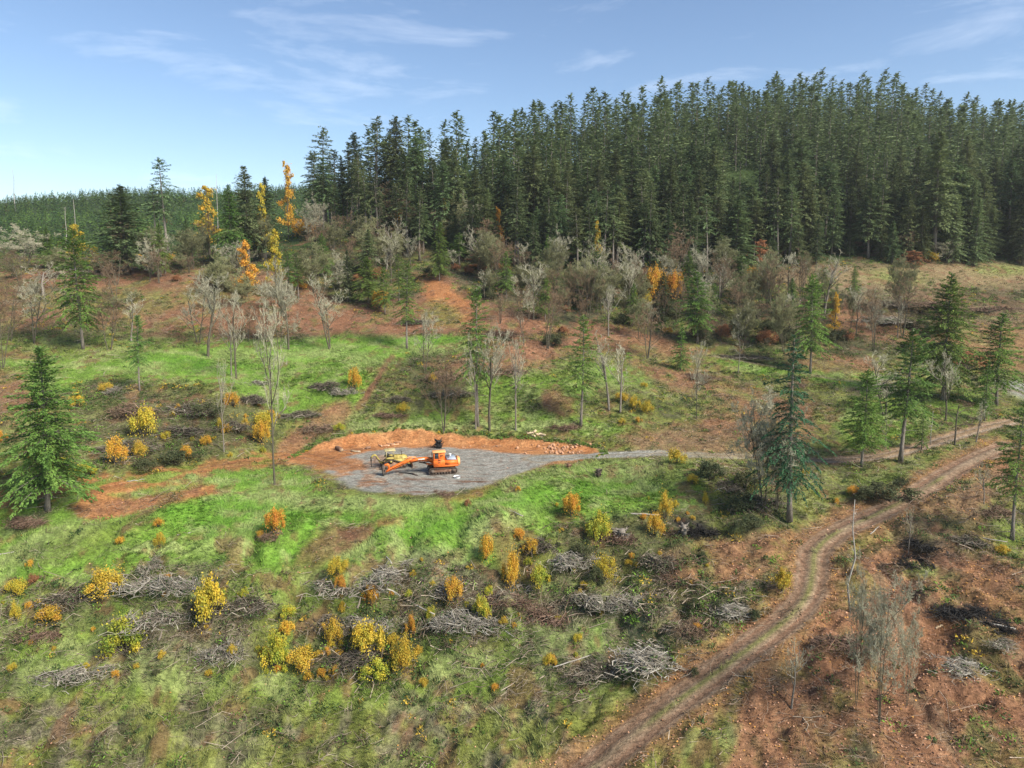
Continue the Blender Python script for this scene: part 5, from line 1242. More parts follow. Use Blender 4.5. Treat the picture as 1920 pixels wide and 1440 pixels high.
# twigs and broken sticks
x, y_, z, i, r = scatter(74000, (.35 + 1.1 * sstep(1040, 1110, gv[idxv]) * sstep(1330, 1240, gv[idxv]) * (gu[idxv] < 1400)) * wsum(slash=1.5, bark=.8, brush=1.1, leaf=.35, mud=.35, olive=.5, tan=.25, green=.03, soil=.04) * near * (.25 + (fbm(gx[idxv] * .2, gy[idxv] * .2, 3, 301) > .0)), 202)
n = len(x); big = r.random(n) < .06; L = r.uniform(.35, 1.4, n) * (1 + 1.6 * big); th = r.normal(size=n) * 1.0 + 2 * fbm(x * .08, y_ * .08, 2, 311)
d = np.stack([np.cos(th), np.sin(th), r.normal(size=n) * .22], 1) * L[:, None] / 2; c = np.stack([x, y_, z + .10 + .22 * r.random(n)], 1)
md = c + r.normal(size=(n, 3)) * .12 * L[:, None]; t_ = .011 + .018 * r.random(n) ** 2 + .024 * big
V1, F1 = sticks_np(c - d, md, t_, t_ * .85); V2, F2 = sticks_np(md, c + d, t_ * .85, t_ * .45); V = np.concatenate([V1, V2]); Fq = np.concatenate([F1, F2 + len(V1)])
cw = np.array([.10, .07, .045]) + np.array([.33, .285, .22]) * (r.random(n) ** 1.7)[:, None]
cw = cw * (1 - .5 * W[i, CI['bark']][:, None]) + np.array([.26, .13, .08]) * .5 * W[i, CI['bark']][:, None]
tag(link('twig_litter', mesh_np('twig_litter', V, [Fq], M['attr_wood'], col=np.concatenate([np.repeat(cw, 6, axis=0)] * 2))), 'broken twigs and sticks strewn over the cleared slopes', 'litter', kind='stuff')
# bark chips and fallen leaves
x, y_, z, i, r = scatter(52000, wsum(bark=1, leaf=1.5, tan=.5, mud=.2, road=.0) * near + .25 * Wv[:, CI['road']] + .02, 203)
n = len(x); sz = r.uniform(.10, .24, n)
V, Fq = leaves_np(np.stack([x, y_, z + .05 + .08 * r.random(n)], 1), np.stack([r.normal(size=n), r.normal(size=n), r.normal(size=n) * .25], 1), np.stack([r.normal(size=n) * .5, r.normal(size=n) * .5 - .3, np.ones(n)], 1), sz, sz * .7)
lf = W[i, CI['leaf']][:, None]
base = np.array([.26, .12, .065]) + r.random((n, 1)) * np.array([.20, .14, .10])
org = np.array([.52, .26, .07]); k_ = (r.random((n, 1)) < .12 + .25 * lf)
cc = np.where(k_, org, base) * r.uniform(.6, 1.25, (n, 1))
tag(link('fallen_leaves', mesh_np('fallen_leaves', V, [Fq], M['attr_wood'], col=np.repeat(cc, 4, axis=0))), 'fallen orange leaves and bark chips on the bare ground', 'leaves', kind='stuff')
# low undergrowth: ferns and brambles, and the tussocks hanging over the cut bank
x, y_, z, i, r = scatter(17000, wsum(brush=1.6, olive=.8, deep=.8, slash=.55, bark=.08, tan=.12) * (.2 + (fbm(gx[idxv] * .14, gy[idxv] * .14, 3, 401) > .02)) * (1 + 1.3 * sstep(1030, 1100, gv[idxv]) * sstep(1340, 1260, gv[idxv]) * (gu[idxv] < 1420)) * (1 - BANK[idxv]), 204)
bx = np.array([q for q in np.nonzero((gy > 100) & (gy < 122) & (np.abs(gx + 8) < 40))[0]]); bd = poly_sd(gx[bx], gy[bx], PAD_FLAT); bx = bx[(bd > 1.9) & (bd < 2.9) & (gy[bx] > 103)]
bi = r.choice(bx, 260); x = np.concatenate([x, gx[bi]]); y_ = np.concatenate([y_, gy[bi]]); z = np.concatenate([z, gz[bi]]); i = np.concatenate([i, bi]); nbk = 260
n = len(x); per = 34
q = r.normal(size=(n, per, 3)); q /= np.linalg.norm(q, axis=2, keepdims=True); q[:, :, 2] = np.abs(q[:, :, 2])
S = np.where(np.arange(n) >= n - nbk, .42, 1) * r.uniform(.35, .95, n) * (1 + .5 * W[i, CI['brush']])
cen = np.stack([x, y_, z], 1)[:, None] + q * np.stack([S, S, S * .62], 1)[:, None] * r.uniform(.5, 1.1, (n, per, 1))
V, Fq = leaves_np(cen.reshape(-1, 3), (q + r.normal(size=q.shape) * .6).reshape(-1, 3), (q + [0, 0, .8] + r.normal(size=q.shape) * .4).reshape(-1, 3), r.uniform(.16, .40, n * per), r.uniform(.07, .17, n * per))
c1, c2, c3 = np.array([.035, .065, .02]), np.array([.09, .13, .04]), np.array([.17, .13, .07])
m_ = r.random((n, 1)); cc = c1 + (c2 - c1) * m_; dry = r.random(n) < .28; dry[-nbk:] = False; cc[-nbk:] = np.array([.13, .19, .045]); cc[dry] = c3 * r.uniform(.5, 1.1, (dry.sum(), 1)); br_ = r.random(n) < .18; cc[br_] = np.array([.15, .26, .04]) * r.uniform(.6, 1.2, (br_.sum(), 1)); yl = r.random(n) < .035; cc[yl] = (.45, .30, .04)
cc = np.repeat(cc, per, axis=0) * r.uniform(.7, 1.4, (n * per, 1))
tag(link('undergrowth', mesh_np('undergrowth', V, [Fq], M['attr'], col=np.repeat(cc, 4, axis=0))), 'low ferns, brambles and weeds between the brush heaps', 'undergrowth', kind='stuff')
# ------------------------------------------------------------------ machines and small things on the pad
M['orange'] = noisy_mat('orange_paint', [(.42, .09, .02), (.76, .16, .02), (.82, .22, .04)], scale=1.4, rough=.5, spec=.35)
M['orange_pale'] = noisy_mat('orange_sunlit', [(.80, .32, .10), (.85, .42, .17)], scale=2, rough=.6)  # paler orange: sunlight on counterweight and cab roof put into the colour
M['yellow'] = noisy_mat('yellow_paint', [(.11, .08, .04), (.38, .29, .07), (.52, .42, .14)], scale=2.5, rough=.6, spec=.3)
M['tan_paint'] = noisy_mat('tan_paint', [(.22, .18, .09), (.48, .40, .19), (.55, .48, .27)], scale=2.5, rough=.7)
M['steel'] = noisy_mat('dark_steel', [(.03, .025, .02), (.09, .065, .05), (.14, .10, .07)], scale=3, rough=.7, spec=.4)
M['rust'] = noisy_mat('rust', [(.10, .05, .03), (.20, .11, .07), (.28, .18, .12)], scale=3, rough=.8)
M['rubber'] = noisy_mat('rubber', [(.015, .015, .015), (.03, .03, .03)], scale=3, rough=.8)
M['glass'] = noisy_mat('window_glass', [(.02, .025, .03), (.04, .045, .05)], scale=1, rough=.1, spec=.8)
M['cover'] = noisy_mat('pale_cover', [(.24, .28, .34), (.38, .43, .50)], scale=1.5, rough=.5)
M['white'] = noisy_mat('white_plastic', [(.62, .64, .62), (.78, .78, .76)], scale=2, rough=.5)
M['rockm'] = noisy_mat('orange_rock', [(.22, .10, .05), (.42, .22, .12), (.55, .36, .24)], scale=2.5, rough=.9, obj_var=.25, bump=.4)
M['cutwood'] = noisy_mat('cut_wood', [(.30, .20, .12), (.50, .38, .24), (.62, .50, .36)], scale=2.5, rough=.85, obj_var=.2)

def box(g, c, s, rot=None, bev=.04):
    """bevelled box"""
    sx, sy, sz = [q / 2 for q in s]; b = min(bev, sx * .4, sy * .4, sz * .4)
    V = []
    for ax in range(3):
        for i in (-1, 1):
            for j in (-1, 1):
                for k in (-1, 1):
                    d = [sx - b, sy - b, sz - b]; d[ax] += b
                    V.append((i * d[0], j * d[1], k * d[2]))
    V = np.array(V)
    import itertools
    bmm = bmesh.new(); vs = [bmm.verts.new(v) for v in V]
    bmesh.ops.convex_hull(bmm, input=vs)
    bmesh.ops.dissolve_limit(bmm, angle_limit=.02, verts=bmm.verts, edges=bmm.edges)
    bmesh.ops.triangulate(bmm, faces=bmm.faces)
    bmm.verts.index_update()
    V2 = np.array([v.co for v in bmm.verts]); T = [[v.index for v in f.verts] for f in bmm.faces]; bmm.free()
    if rot is not None:
        m = np.array(rot.to_matrix()); V2 = V2 @ m.T
    g.add(V2 + np.array(c), None, T)

def prism(g, prof, y0, y1):
    """side profile [(x, z)] given thickness from y0 to y1"""
    n = len(prof); bmm = bmesh.new()
    a = [bmm.verts.new((x, y0, z)) for x, z in prof]; b = [bmm.verts.new((x, y1, z)) for x, z in prof]
    bmm.faces.new(a); bmm.faces.new(b[::-1])
    for i in range(n): bmm.faces.new((a[i], b[i], b[(i + 1) % n], a[(i + 1) % n]))
    bmesh.ops.recalc_face_normals(bmm, faces=bmm.faces); bmesh.ops.triangulate(bmm, faces=bmm.faces); bmm.verts.index_update()
    g.add(np.array([v.co for v in bmm.verts]), None, [[v.index for v in f.verts] for f in bmm.faces]); bmm.free()

def wheel(g, x, y, z, r, w, n=18):
    th = np.linspace(0, 2 * math.pi, n, endpoint=False)
    prism(g, [(x + r * math.cos(t), z + r * math.sin(t)) for t in th], y - w / 2, y + w / 2)

def belt(path, y, w, th=.07, pitch=.17):
    """track belt along a closed side path, with grouser shoes"""
    g = Geo(); P_ = np.array(path, float); n = len(P_)
    seg = np.linalg.norm(np.roll(P_, -1, 0) - P_, axis=1); tot = seg.sum(); k = int(tot / pitch); cum = np.concatenate([[0], np.cumsum(seg)])
    for i in range(k):
        s = i * tot / k; j = min(np.searchsorted(cum, s, 'right') - 1, n - 1); t = (s - cum[j]) / seg[j]
        A, B = P_[j], P_[(j + 1) % n]; c = A + (B - A) * t; a = math.atan2(B[1] - A[1], B[0] - A[0])
        box(g, (c[0], y, c[1]), (pitch * .92, w, th), Euler((0, -a, 0)), .01)
        nx, nz = math.sin(a), -math.cos(a)
        box(g, (c[0] + nx * th * .8, y, c[1] + nz * th * .8), (.03, w, th * .8), Euler((0, -a, 0)), .005)
    return g

def stadium(L, r, z, n=10):
    p = [(L / 2 - r + r * math.cos(t), z + r * math.sin(t)) for t in np.linspace(-math.pi / 2, math.pi / 2, n)]
    return p + [(-L / 2 + r + r * math.cos(t), z + r * math.sin(t)) for t in np.linspace(math.pi / 2, 3 * math.pi / 2, n)]

def add(parent, name, g, mat, smooth=False): return link(name, g.mesh(name, M[mat], smooth), parent)
import bmesh
from mathutils import Euler

def place_empty(name, u, v, u2, v2):
    a = np.array(plane_pt(u, v, ZP)); b = np.array(plane_pt(u2, v2, ZP))
    o = link(name, None, None, (a[0], a[1], float(H(a[0], a[1])) + .02)); o.rotation_euler = (0, 0, math.atan2(b[1] - a[1], b[0] - a[0])); return o

# ---- orange excavator: x forward (towards the picture's left), y towards the camera
ex = place_empty('excavator', 829, 885, 719, 892)
tag(ex, 'orange crawler excavator parked on the gravel pad with its arm stretched out low', 'excavator')
for sy in (-1.08, 1.08):
    tk = add(ex, 'track', belt(stadium(3.9, .42, .46), sy, .56), 'steel')
    f = Geo(); box(f, (0, sy, .5), (2.7, .34, .34)); box(f, (0, sy * .99, .70), (2.3, .42, .10)); add(tk, 'track_frame', f, 'rust')
    for x, r_ in [(-1.5, .35), (1.5, .33)]:
        q = Geo(); wheel(q, x, sy, .46, r_, .44); wheel(q, x, sy, .46, r_ * .4, .52); add(tk, 'sprocket' if x < 0 else 'idler', q, 'steel')
    for x in np.linspace(-1.0, 1.0, 6):
        q = Geo(); wheel(q, x, sy, .22, .12, .40, 12); add(tk, 'roller', q, 'steel')
u_ = Geo(); box(u_, (0, 0, .66), (1.6, 1.7, .4)); wheel2 = np.linspace(0, 2 * math.pi, 20, endpoint=False)
u_.tube([(0, 0, .8), (0, 0, 1.08)], .62, 20); add(ex, 'undercarriage', u_, 'steel')
h_ = Geo()
box(h_, (-.45, 0, 1.22), (3.4, 2.5, .26)); prism(h_, [(-2.05, 1.3), (.1, 1.3), (.1, 1.92), (-1.9, 1.92), (-2.05, 1.75)], -1.22, .35); prism(h_, [(-2.05, 1.3), (-.25, 1.3), (-.25, 1.95), (-2.05, 1.85)], .38, 1.22)
box(h_, (.75, -.85, 1.55), (1.1, .7, .6)); body = add(ex, 'body', h_, 'orange')
c_ = Geo(); th = np.linspace(-1.2, 1.2, 9)
out_ = [(-2.15 - .42 * math.cos(t / 1.2 * math.pi / 2), 1.22 * math.sin(t / 1.2 * math.pi / 2)) for t in th]
nq = len(out_); bmm = bmesh.new(); lo = [bmm.verts.new((x, y, 1.2)) for x, y in out_]; hi = [bmm.verts.new((x + .06, y * .97, 1.98)) for x, y in out_]
for i in range(nq - 1): bmm.faces.new((lo[i], lo[i + 1], hi[i + 1], hi[i]))
bmm.faces.new(hi); bmm.faces.new(lo[::-1]); bmm.faces.new((lo[-1], lo[0], hi[0], hi[-1])); bmesh.ops.recalc_face_normals(bmm, faces=bmm.faces); bmesh.ops.triangulate(bmm, faces=bmm.faces); bmm.verts.index_update()
c_.add(np.array([v.co for v in bmm.verts]), None, [[v.index for v in f.verts] for f in bmm.faces]); bmm.free(); add(ex, 'counterweight', c_, 'orange_pale')
e_ = Geo(); prism(e_, [(-1.95, 1.95), (-.55, 1.93), (-.62, 2.14), (-1.8, 2.18)], -.95, .95); ec = add(ex, 'engine_cover', e_, 'cover')
q = Geo(); q.tube([(-1.2, -.3, 2.15), (-1.2, -.3, 2.42)], .12, 12); box(q, (-1.2, -.3, 2.48), (.34, .3, .10)); add(ec, 'air_intake', q, 'white')
q = Geo(); q.tube([(-.8, .6, 2.05), (-.8, .6, 2.5), (-.9, .6, 2.6)], .06, 8); add(ec, 'exhaust', q, 'steel')
q = Geo()   # cab shell: lower box, posts and back wall
box(q, (.52, .72, 1.65), (1.62, 1.06, .86)); box(q, (-.20, .72, 2.55), (.14, 1.06, 1.1)); box(q, (.60, 1.22, 2.15), (1.4, .05, .26))
for x, y in [(1.24, .24), (1.24, 1.20), (.55, 1.21), (-.05, .24)]: box(q, (x, y, 2.6), (.13, .09, 1.15))
box(q, (.18, 1.22, 2.55), (.65, .045, .95)); cab = add(ex, 'cab', q, 'orange')
q = Geo(); box(q, (.52, .72, 3.2), (1.82, 1.26, .13)); add(cab, 'cab_roof', q, 'orange_pale')
for nm, c3, s3 in [('window', (.90, 1.19, 2.62), (.60, .03, .72)), ('window', (1.22, .72, 2.62), (.03, .90, .80)), ('window', (.55, .22, 2.6), (1.4, .03, .75))]:
    q = Geo(); box(q, c3, s3, None, .01); add(cab, nm, q, 'glass')
for x, z, w_, hh_ in [(.02, 2.72, .10, .26), (.20, 2.72, .10, .26), (.36, 2.70, .10, .30), (.5, 2.0, .34, .12), (.5, 1.72, .34, .12)]:
    q = Geo(); box(q, (x, 1.252, z), (w_, .02, hh_), None, .004); add(cab, 'vent_slot', q, 'rubber')
q = Geo()
for y in np.linspace(.28, 1.18, 6): q.tube([(1.48, y, 2.1), (1.48, y, 3.05)], .02, 5)
for z in np.linspace(2.1, 3.05, 5): q.tube([(1.48, .28, z), (1.48, 1.18, z)], .02, 5)
for y in (.28, 1.18): q.tube([(1.26, y, 2.3), (1.48, y, 2.3)], .03, 5); q.tube([(1.26, y, 3.0), (1.48, y, 3.0)], .03, 5)
add(cab, 'window_guard', q, 'rust')
q = Geo(); prism(q, [(.75, 1.35), (1.2, 1.25), (1.9, 1.62), (3.0, 1.80), (4.25, 1.62), (4.55, 1.72), (4.5, 2.02), (3.6, 2.20), (2.2, 2.28), (1.2, 2.12), (.75, 1.8)], -.32, .12); boom = add(ex, 'boom', q, 'orange')
q = Geo(); q.tube([(1.15, .0, 1.12), (2.2, .0, 1.32)], .11, 10); add(boom, 'boom_cylinder', q, 'orange')
q = Geo(); q.tube([(2.2, .0, 1.32), (3.2, .0, 1.62)], .06, 8); q.tube([(1.15, -.2, 1.12), (3.2, -.2, 1.60)], .08, 8); add(boom, 'piston_rod', q, 'steel')
q = Geo(); q.tube([(1.4, .18, 2.1), (2.3, .18, 1.95), (3.2, .18, 1.98), (4.2, .18, 1.75)], .03, 5); q.tube([(1.3, .2, 1.7), (2.3, .2, 1.62), (3.3, .2, 1.78), (4.2, .18, 1.66)], .03, 5); add(boom, 'hydraulic_hose', q, 'rubber')
for x in (2.0, 2.45, 2.95, 3.4): 
    q = Geo(); box(q, (x, .145, 1.72 + .04 * (x - 2)), (.22, .05, .18)); add(boom, 'hose_clamp', q, 'rust')
q = Geo(); box(q, (2.9, .125, 2.05), (.9, .012, .16), Euler((0, .06, 0)), .004); add(boom, 'pale_strip', q, 'white')  # thin white strip along the side of the boom
q = Geo(); prism(q, [(4.1, 2.05), (4.35, 2.28), (4.7, 2.18), (6.2, 1.55), (7.4, .95), (8.05, .52), (7.95, .34), (7.3, .62), (6.0, 1.12), (4.9, 1.62), (4.2, 1.70)], -.26, .06); stick = add(ex, 'stick', q, 'orange')
q = Geo(); q.tube([(3.6, -.1, 2.32), (4.6, -.1, 2.42), (5.3, -.1, 2.18)], .07, 8); add(stick, 'stick_cylinder', q, 'orange_pale')
q = Geo(); q.tube([(5.4, .1, 1.6), (6.4, .1, 1.2), (7.4, .1, .75)], .035, 6); add(stick, 'hydraulic_hose', q, 'rubber')
q = Geo(); prism(q, [(7.25, .95), (7.3, 1.45), (7.5, 1.68), (7.95, 1.62), (8.15, 1.35), (7.95, 1.3), (7.7, 1.42), (7.55, 1.3), (7.55, .85)], -.2, .0); add(stick, 'bucket_linkage', q, 'orange')
q = Geo(); prism(q, [(7.95, 1.45), (8.25, 1.5), (8.42, 1.2), (8.40, .7), (8.28, .2), (8.12, -.02), (8.08, .3), (8.12, .7), (7.95, .95), (7.85, .55), (7.78, .3), (7.95, .2), (8.0, .9)], -.42, .22); bk = add(ex, 'bucket', q, 'steel')
for y in (-.36, -.18, 0, .16):
    q = Geo(); prism(q, [(8.10, .02), (8.24, .06), (8.16, -.10)], y - .03, y + .03); add(bk, 'tooth', q, 'rust')

# ---- yellow crawler with a rear arm
ye = place_empty('yellow_crawler', 737, 876, 690, 880)
ye.scale = (.88, .88, .88)
tag(ye, 'faded yellow crawler tractor with a curved rear arm, behind the orange excavator arm', 'crawler')
for sy in (-.95, .95):
    path = [(1.75, .10), (2.0, .32), (1.85, .62), (.75, 1.52), (.45, 1.62), (.15, 1.52), (-1.7, .86), (-2.05, .62), (-2.1, .30), (-1.8, .10)]
    tk = add(ye, 'track', belt(path[::-1], sy, .5, .07, .16), 'steel')
    q = Geo(); prism(q, [(1.5, .28), (1.35, .5), (.5, 1.2), (.3, 1.2), (-1.6, .62), (-1.7, .28)], sy - .14, sy + .14); add(tk, 'track_frame', q, 'rust')
    q = Geo(); wheel(q, .45, sy, 1.22, .32, .4); add(tk, 'sprocket', q, 'steel'); q = Geo(); wheel(q, .45, sy * 1.17, 1.22, .17, .2); add(tk, 'hub', q, 'yellow')
    for x in (-1.75, 1.6):
        q = Geo(); wheel(q, x, sy, .42, .28, .38); add(tk, 'idler', q, 'steel')
    for x in np.linspace(-1.2, 1.1, 5):
        q = Geo(); wheel(q, x, sy, .24, .12, .36, 12); add(tk, 'roller', q, 'steel')
q = Geo(); box(q, (-.4, 0, 1.0), (3.2, 1.2, .8)); prism(q, [(-2.3, .95), (-2.3, 1.75), (-1.9, 1.95), (-.3, 2.05), (-.1, 1.9), (-.1, .95)], -.5, .5); body = add(ye, 'body', q, 'yellow')
q = Geo(); box(q, (-2.32, 0, 1.4), (.05, .85, .7)); 
for z in np.linspace(1.1, 1.7, 6): box(q, (-2.36, 0, z), (.04, .82, .04), None, .005)
add(body, 'grille', q, 'steel')
q = Geo(); q.tube([(-1.4, .15, 2.0), (-1.4, .15, 2.6), (-1.3, .15, 2.72)], .055, 8); add(body, 'exhaust', q, 'steel')
for sy in (-.85, .85):
    q = Geo(); prism(q, [(-.2, 1.65), (1.35, 1.65), (1.2, 1.85), (.1, 1.95)], sy - .25, sy + .25); add(body, 'fender', q, 'yellow')
q = Geo(); box(q, (.45, 0, 1.75), (.55, .6, .16)); box(q, (.78, 0, 2.05), (.14, .6, .6)); add(ye, 'seat', q, 'rubber')
q = Geo()
for x, y in [(-.1, -.7), (-.1, .7), (1.15, -.7), (1.15, .7)]: q.tube([(x, y, 1.8), (x * .95, y * .95, 2.9)], .05, 6)
box(q, (.5, 0, 2.95), (1.75, 1.6, .10)); add(ye, 'canopy', q, 'tan_paint')
q = Geo(); prism(q, [(-1.9, 1.0), (-2.9, .6), (-2.95, .45), (-1.7, .75)], .58, .68); prism(q, [(-1.9, 1.0), (-2.9, .6), (-2.95, .45), (-1.7, .75)], -.68, -.58); bl = add(ye, 'push_arm', q, 'yellow')
q = Geo(); prism(q, [(-2.9, .05), (-3.0, .5), (-2.9, .95), (-2.98, .97), (-3.1, .5), (-2.98, .03)], -1.45, 1.45); add(ye, 'blade', q, 'rust')
q = Geo(); arm = [(1.35, 1.0), (2.0, 1.25), (2.45, 1.9), (2.75, 2.35), (3.15, 2.42), (3.5, 2.1), (3.6, 1.9), (3.38, 1.85), (3.25, 2.05), (3.05, 2.15), (2.85, 2.1), (2.65, 1.7), (2.25, 1.0), (1.8, .75)]
prism(q, arm, -.14, .14); ar = add(ye, 'arm', q, 'yellow')
q = Geo(); q.tube([(1.6, .2, 1.0), (2.5, .2, 1.55)], .07, 8); q.tube([(2.4, .2, 1.5), (2.9, .2, 1.9)], .04, 8); add(ar, 'arm_cylinder', q, 'steel')
q = Geo(); prism(q, [(3.35, 1.95), (3.65, 1.95), (3.66, 1.3), (3.5, 1.2), (3.36, 1.3)], -.1, .1); gp = add(ye, 'grapple', q, 'steel')
for s in (-1, 1):
    q = Geo(); q.tube([(3.5, s * .05, 1.35), (3.5, s * .42, 1.05), (3.5, s * .45, .65), (3.5, s * .18, .35)], [.08, .08, .07, .04], 6); add(gp, 'claw', q, 'steel')

# ---- logs, rocks, stumps and scraps
def log_mesh(L, r0, seed, hollow=False):
    q = Geo(); rr = np.random.default_rng(seed); xs = np.linspace(-L / 2, L / 2, 6)
    q.tube(np.stack([xs, rr.normal(size=6) * .03, rr.normal(size=6) * .03], 1), r0 * rr.uniform(.9, 1.1, 6), 9); return q
def log(u, v, L, r0, rz, label, mat='bark', group=None, tilt=0.0, end=True):
    g = ground(u, v); o = link('log', None, None, (g.x, g.y, g.z + r0 * .8)); o.rotation_euler = (0, tilt, rz); 
    add(o, 'bark', log_mesh(L, r0, int(u)), mat)
    for s in (-1, 1):
        q = Geo(); q.tube([(s * (L / 2 - .01), 0, 0), (s * (L / 2 + .012), 0, 0)], r0 * .86, 9); add(o, 'cut_end', q, 'cutwood')
    return tag(o, label, 'log', group)
log(636, 845, 1.9, .34, -.9, 'thick short brown log lying on the orange soil left of the pad', 'rust')
log(667, 848, 1.6, .16, -.35, 'pale split log just left of the gravel', 'cutwood')
log(655, 852, .9, .10, .2, 'small dark log between the thick log and the pale split log', 'rust')
log(690, 842, .7, .22, .6, 'stubby dark log block with a pale end at the back left of the pad', 'rust')
for k, (u, v, L, r0, rz) in enumerate([(712, 836, 1.6, .10, -1.0), (722, 837, 1.4, .12, .2), (732, 834, 1.5, .12, -.3), (740, 835, 1.3, .10, .5), (746, 833, 1.0, .12, .1)]):
    log(u, v, L, r0, rz, 'orange brown timber scrap in the row behind the yellow crawler', 'rockm', 'timber scraps behind the yellow crawler')
for k, (u, v, L, r0, rz) in enumerate([(994, 815, 1.1, .18, .2), (1003, 812, 1.0, .2, 1.3), (1010, 816, 1.2, .18, .6), (1018, 819, .9, .18, -.4), (1000, 819, .8, .16, -.8)]):
    log(u, v, L, r0, rz, 'short pale cut log in the small stack on the right end of the bank top', 'cutwood', 'cut logs on the bank top')
log(1760, 1180, 1.0, .08, .5, 'thin pale log by the lower burnt ring', 'cutwood')
for u, v, L, r0, rz, lab in [(255, 903, 2.2, .07, .35, 'white forked branch lying on the dirt loop left of the lone tree'), (1200, 965, 4.5, .09, -.15, 'long grey log across the brown rootwad heap'), (725, 1045, 4.0, .06, -1.1, 'long thin pale pole lying down the green slope right of the mud patch'),
                             (868, 1170, 3.4, .06, -1.45, 'pale straight pole pointing down slope below the green tipped bush'), (850, 1160, 4.0, .06, .25, 'pale pole lying level, crossing the straight pole'), (780, 1140, 6.0, .07, -.75, 'longest bent pole running down through the branches'),
                             (1075, 1240, 4.5, .05, .5, 'thin pole at the bottom right of centre'), (355, 1000, 2.6, .06, .5, 'thin pale pole in the grass on the left slope'), (20, 1040, 3.2, .07, .4, 'pale curved limb at the left edge'), (1870, 1175, 2.6, .09, -.5, 'split pale log at the right of the lower burnt ring'),
                             (965, 965, 3.0, .06, -.9, 'pale pole beside the heap above the orange bush'), (1850, 1010, 3.5, .05, -.6, 'thin pole leaning in weeds near the right edge'), (1640, 995, 3.0, .05, .8, 'thin pole beside the rutted road'), (230, 860, 3.0, .06, .6, 'pale pole under the yellow bushes left')]:
    log(u, v, L, r0, rz, lab, 'bark_grey')

rocks = []
for s in range(4):
    rr = np.random.default_rng(500 + s); bmm = bmesh.new(); bmesh.ops.create_icosphere(bmm, subdivisions=2, radius=1)
    for v in bmm.verts: v.co *= 1 + .28 * (rr.random() - .5) ; v.co.z *= .7
    me = bpy.data.meshes.new('rock'); bmm.to_mesh(me); bmm.free(); me.materials.append(M['rockm']); rocks.append(me)
rr = np.random.default_rng(77)
for k in range(95):
    u = rr.normal(1045, 32) if k < 70 else rr.uniform(700, 1000); v = (846 + rr.uniform(-12, 6)) if k < 70 else rr.uniform(836, 842)
    if u > 1108 or u < 690: continue
    g = ground(u, v); s = rr.uniform(.10, .32) * (1 if k < 70 else .6)
    o = link('rock', rocks[k % 4], None, (g.x, g.y, g.z + s * .3)); o.scale = (s * rr.uniform(.8, 1.4), s, s); o.rotation_euler = (rr.random(), rr.random(), rr.random() * 6.28)
    tag(o, 'orange brown rock in the heap at the right foot of the cut bank' if k < 70 else 'small orange rock along the back edge of the gravel', 'rock', 'rocks heaped at the right foot of the cut bank' if k < 70 else 'small rocks along the back of the pad')

def rootwad(u, v, wpx, hpx, mat, label, seed=1):
    g = ground(u, v + hpx * .5); o = link('stump', None, None, (g.x, g.y, g.z - .05)); w = wpx / F * g.y; h = hpx / F * g.y
    q = Geo(); q.tube([(0, 0, 0), (.03, 0, h * .5), (0, .02, h * .75)], [w * .28, w * .22, w * .2], 9); add(o, 'stem', q, mat)
    rr = np.random.default_rng(seed); q = Geo()
    for k in range(26):
        a = rr.uniform(0, 6.28); e = rr.uniform(-.5, 1.1); L = w * rr.uniform(.35, .6)
        p0 = np.array([0, 0, h * rr.uniform(.2, .7)]); p1 = p0 + np.array([math.cos(a), math.sin(a), e * .6]) * L * .6; p2 = p1 + np.array([math.cos(a + .5), math.sin(a + .5), e]) * L * .4
        q.tube([p0, p1, p2], [w * .07, w * .045, .012], 5, cap=False)
    add(o, 'roots', q, mat); tag(o, label, 'stump')
rootwad(822, 830, 24, 20, 'rubber', 'black upturned root mass on the orange soil behind the excavator', 1)
rootwad(1066, 872, 16, 16, 'rust', 'reddish stump on the grass edge right of the pad', 2)
rootwad(1122, 884, 20, 20, 'steel', 'dark flat topped stump on the grass right of the reddish stump', 3)
rootwad(1165, 1003, 34, 30, 'bark', 'large brown rootwad in the heap right of the bleached branches', 4)
rootwad(1225, 1048, 26, 22, 'bark_dark', 'dark root ball below the burnt heap', 5)
rootwad(1216, 1160, 16, 14, 'bark_dark', 'small dark stump above the bottom centre brush heap', 6)
rootwad(1282, 990, 22, 26, 'bark', 'brown stump at the left of the burnt heap', 7)
rootwad(365, 1040 + 60, 26, 20, 'bark_dark', 'dark stump inside the grey heap with a black centre', 8)
g = ground(857, 896); o = link('tub', None, None, (g.x, g.y, g.z)); q = Geo(); q.tube([(0, 0, .0), (0, 0, .22)], [.42, .50], 20, cap=False); q.tube([(0, 0, .02), (0, 0, .04)], .40, 20); add(o, 'wall', q, 'white'); q = Geo(); q.tube([(0, 0, .05), (0, 0, .10)], .38, 20); add(o, 'inside', q, 'steel'); tag(o, 'low round white tub lying on the gravel in front of the excavator', 'tub')
g = ground(770, 890); o = link('hose', None, None, (g.x, g.y, g.z)); q = Geo()
q.tube([(-1.7, .45, .07), (-1.0, .5, .08), (-.3, .3, .08), (.3, -.1, .08), (.9, -.55, .08)], [.06, .08, .08, .09, .12], 7); add(o, 'pipe', q, 'rubber'); q = Geo(); q.tube([(.2, 0, .1), (1.1, -.75, .08)], [.16, .07], 7); add(o, 'sleeve', q, 'steel'); tag(o, 'dark bent hose lying on the gravel under the excavator arm', 'hose')
g = ground(848, 905); 
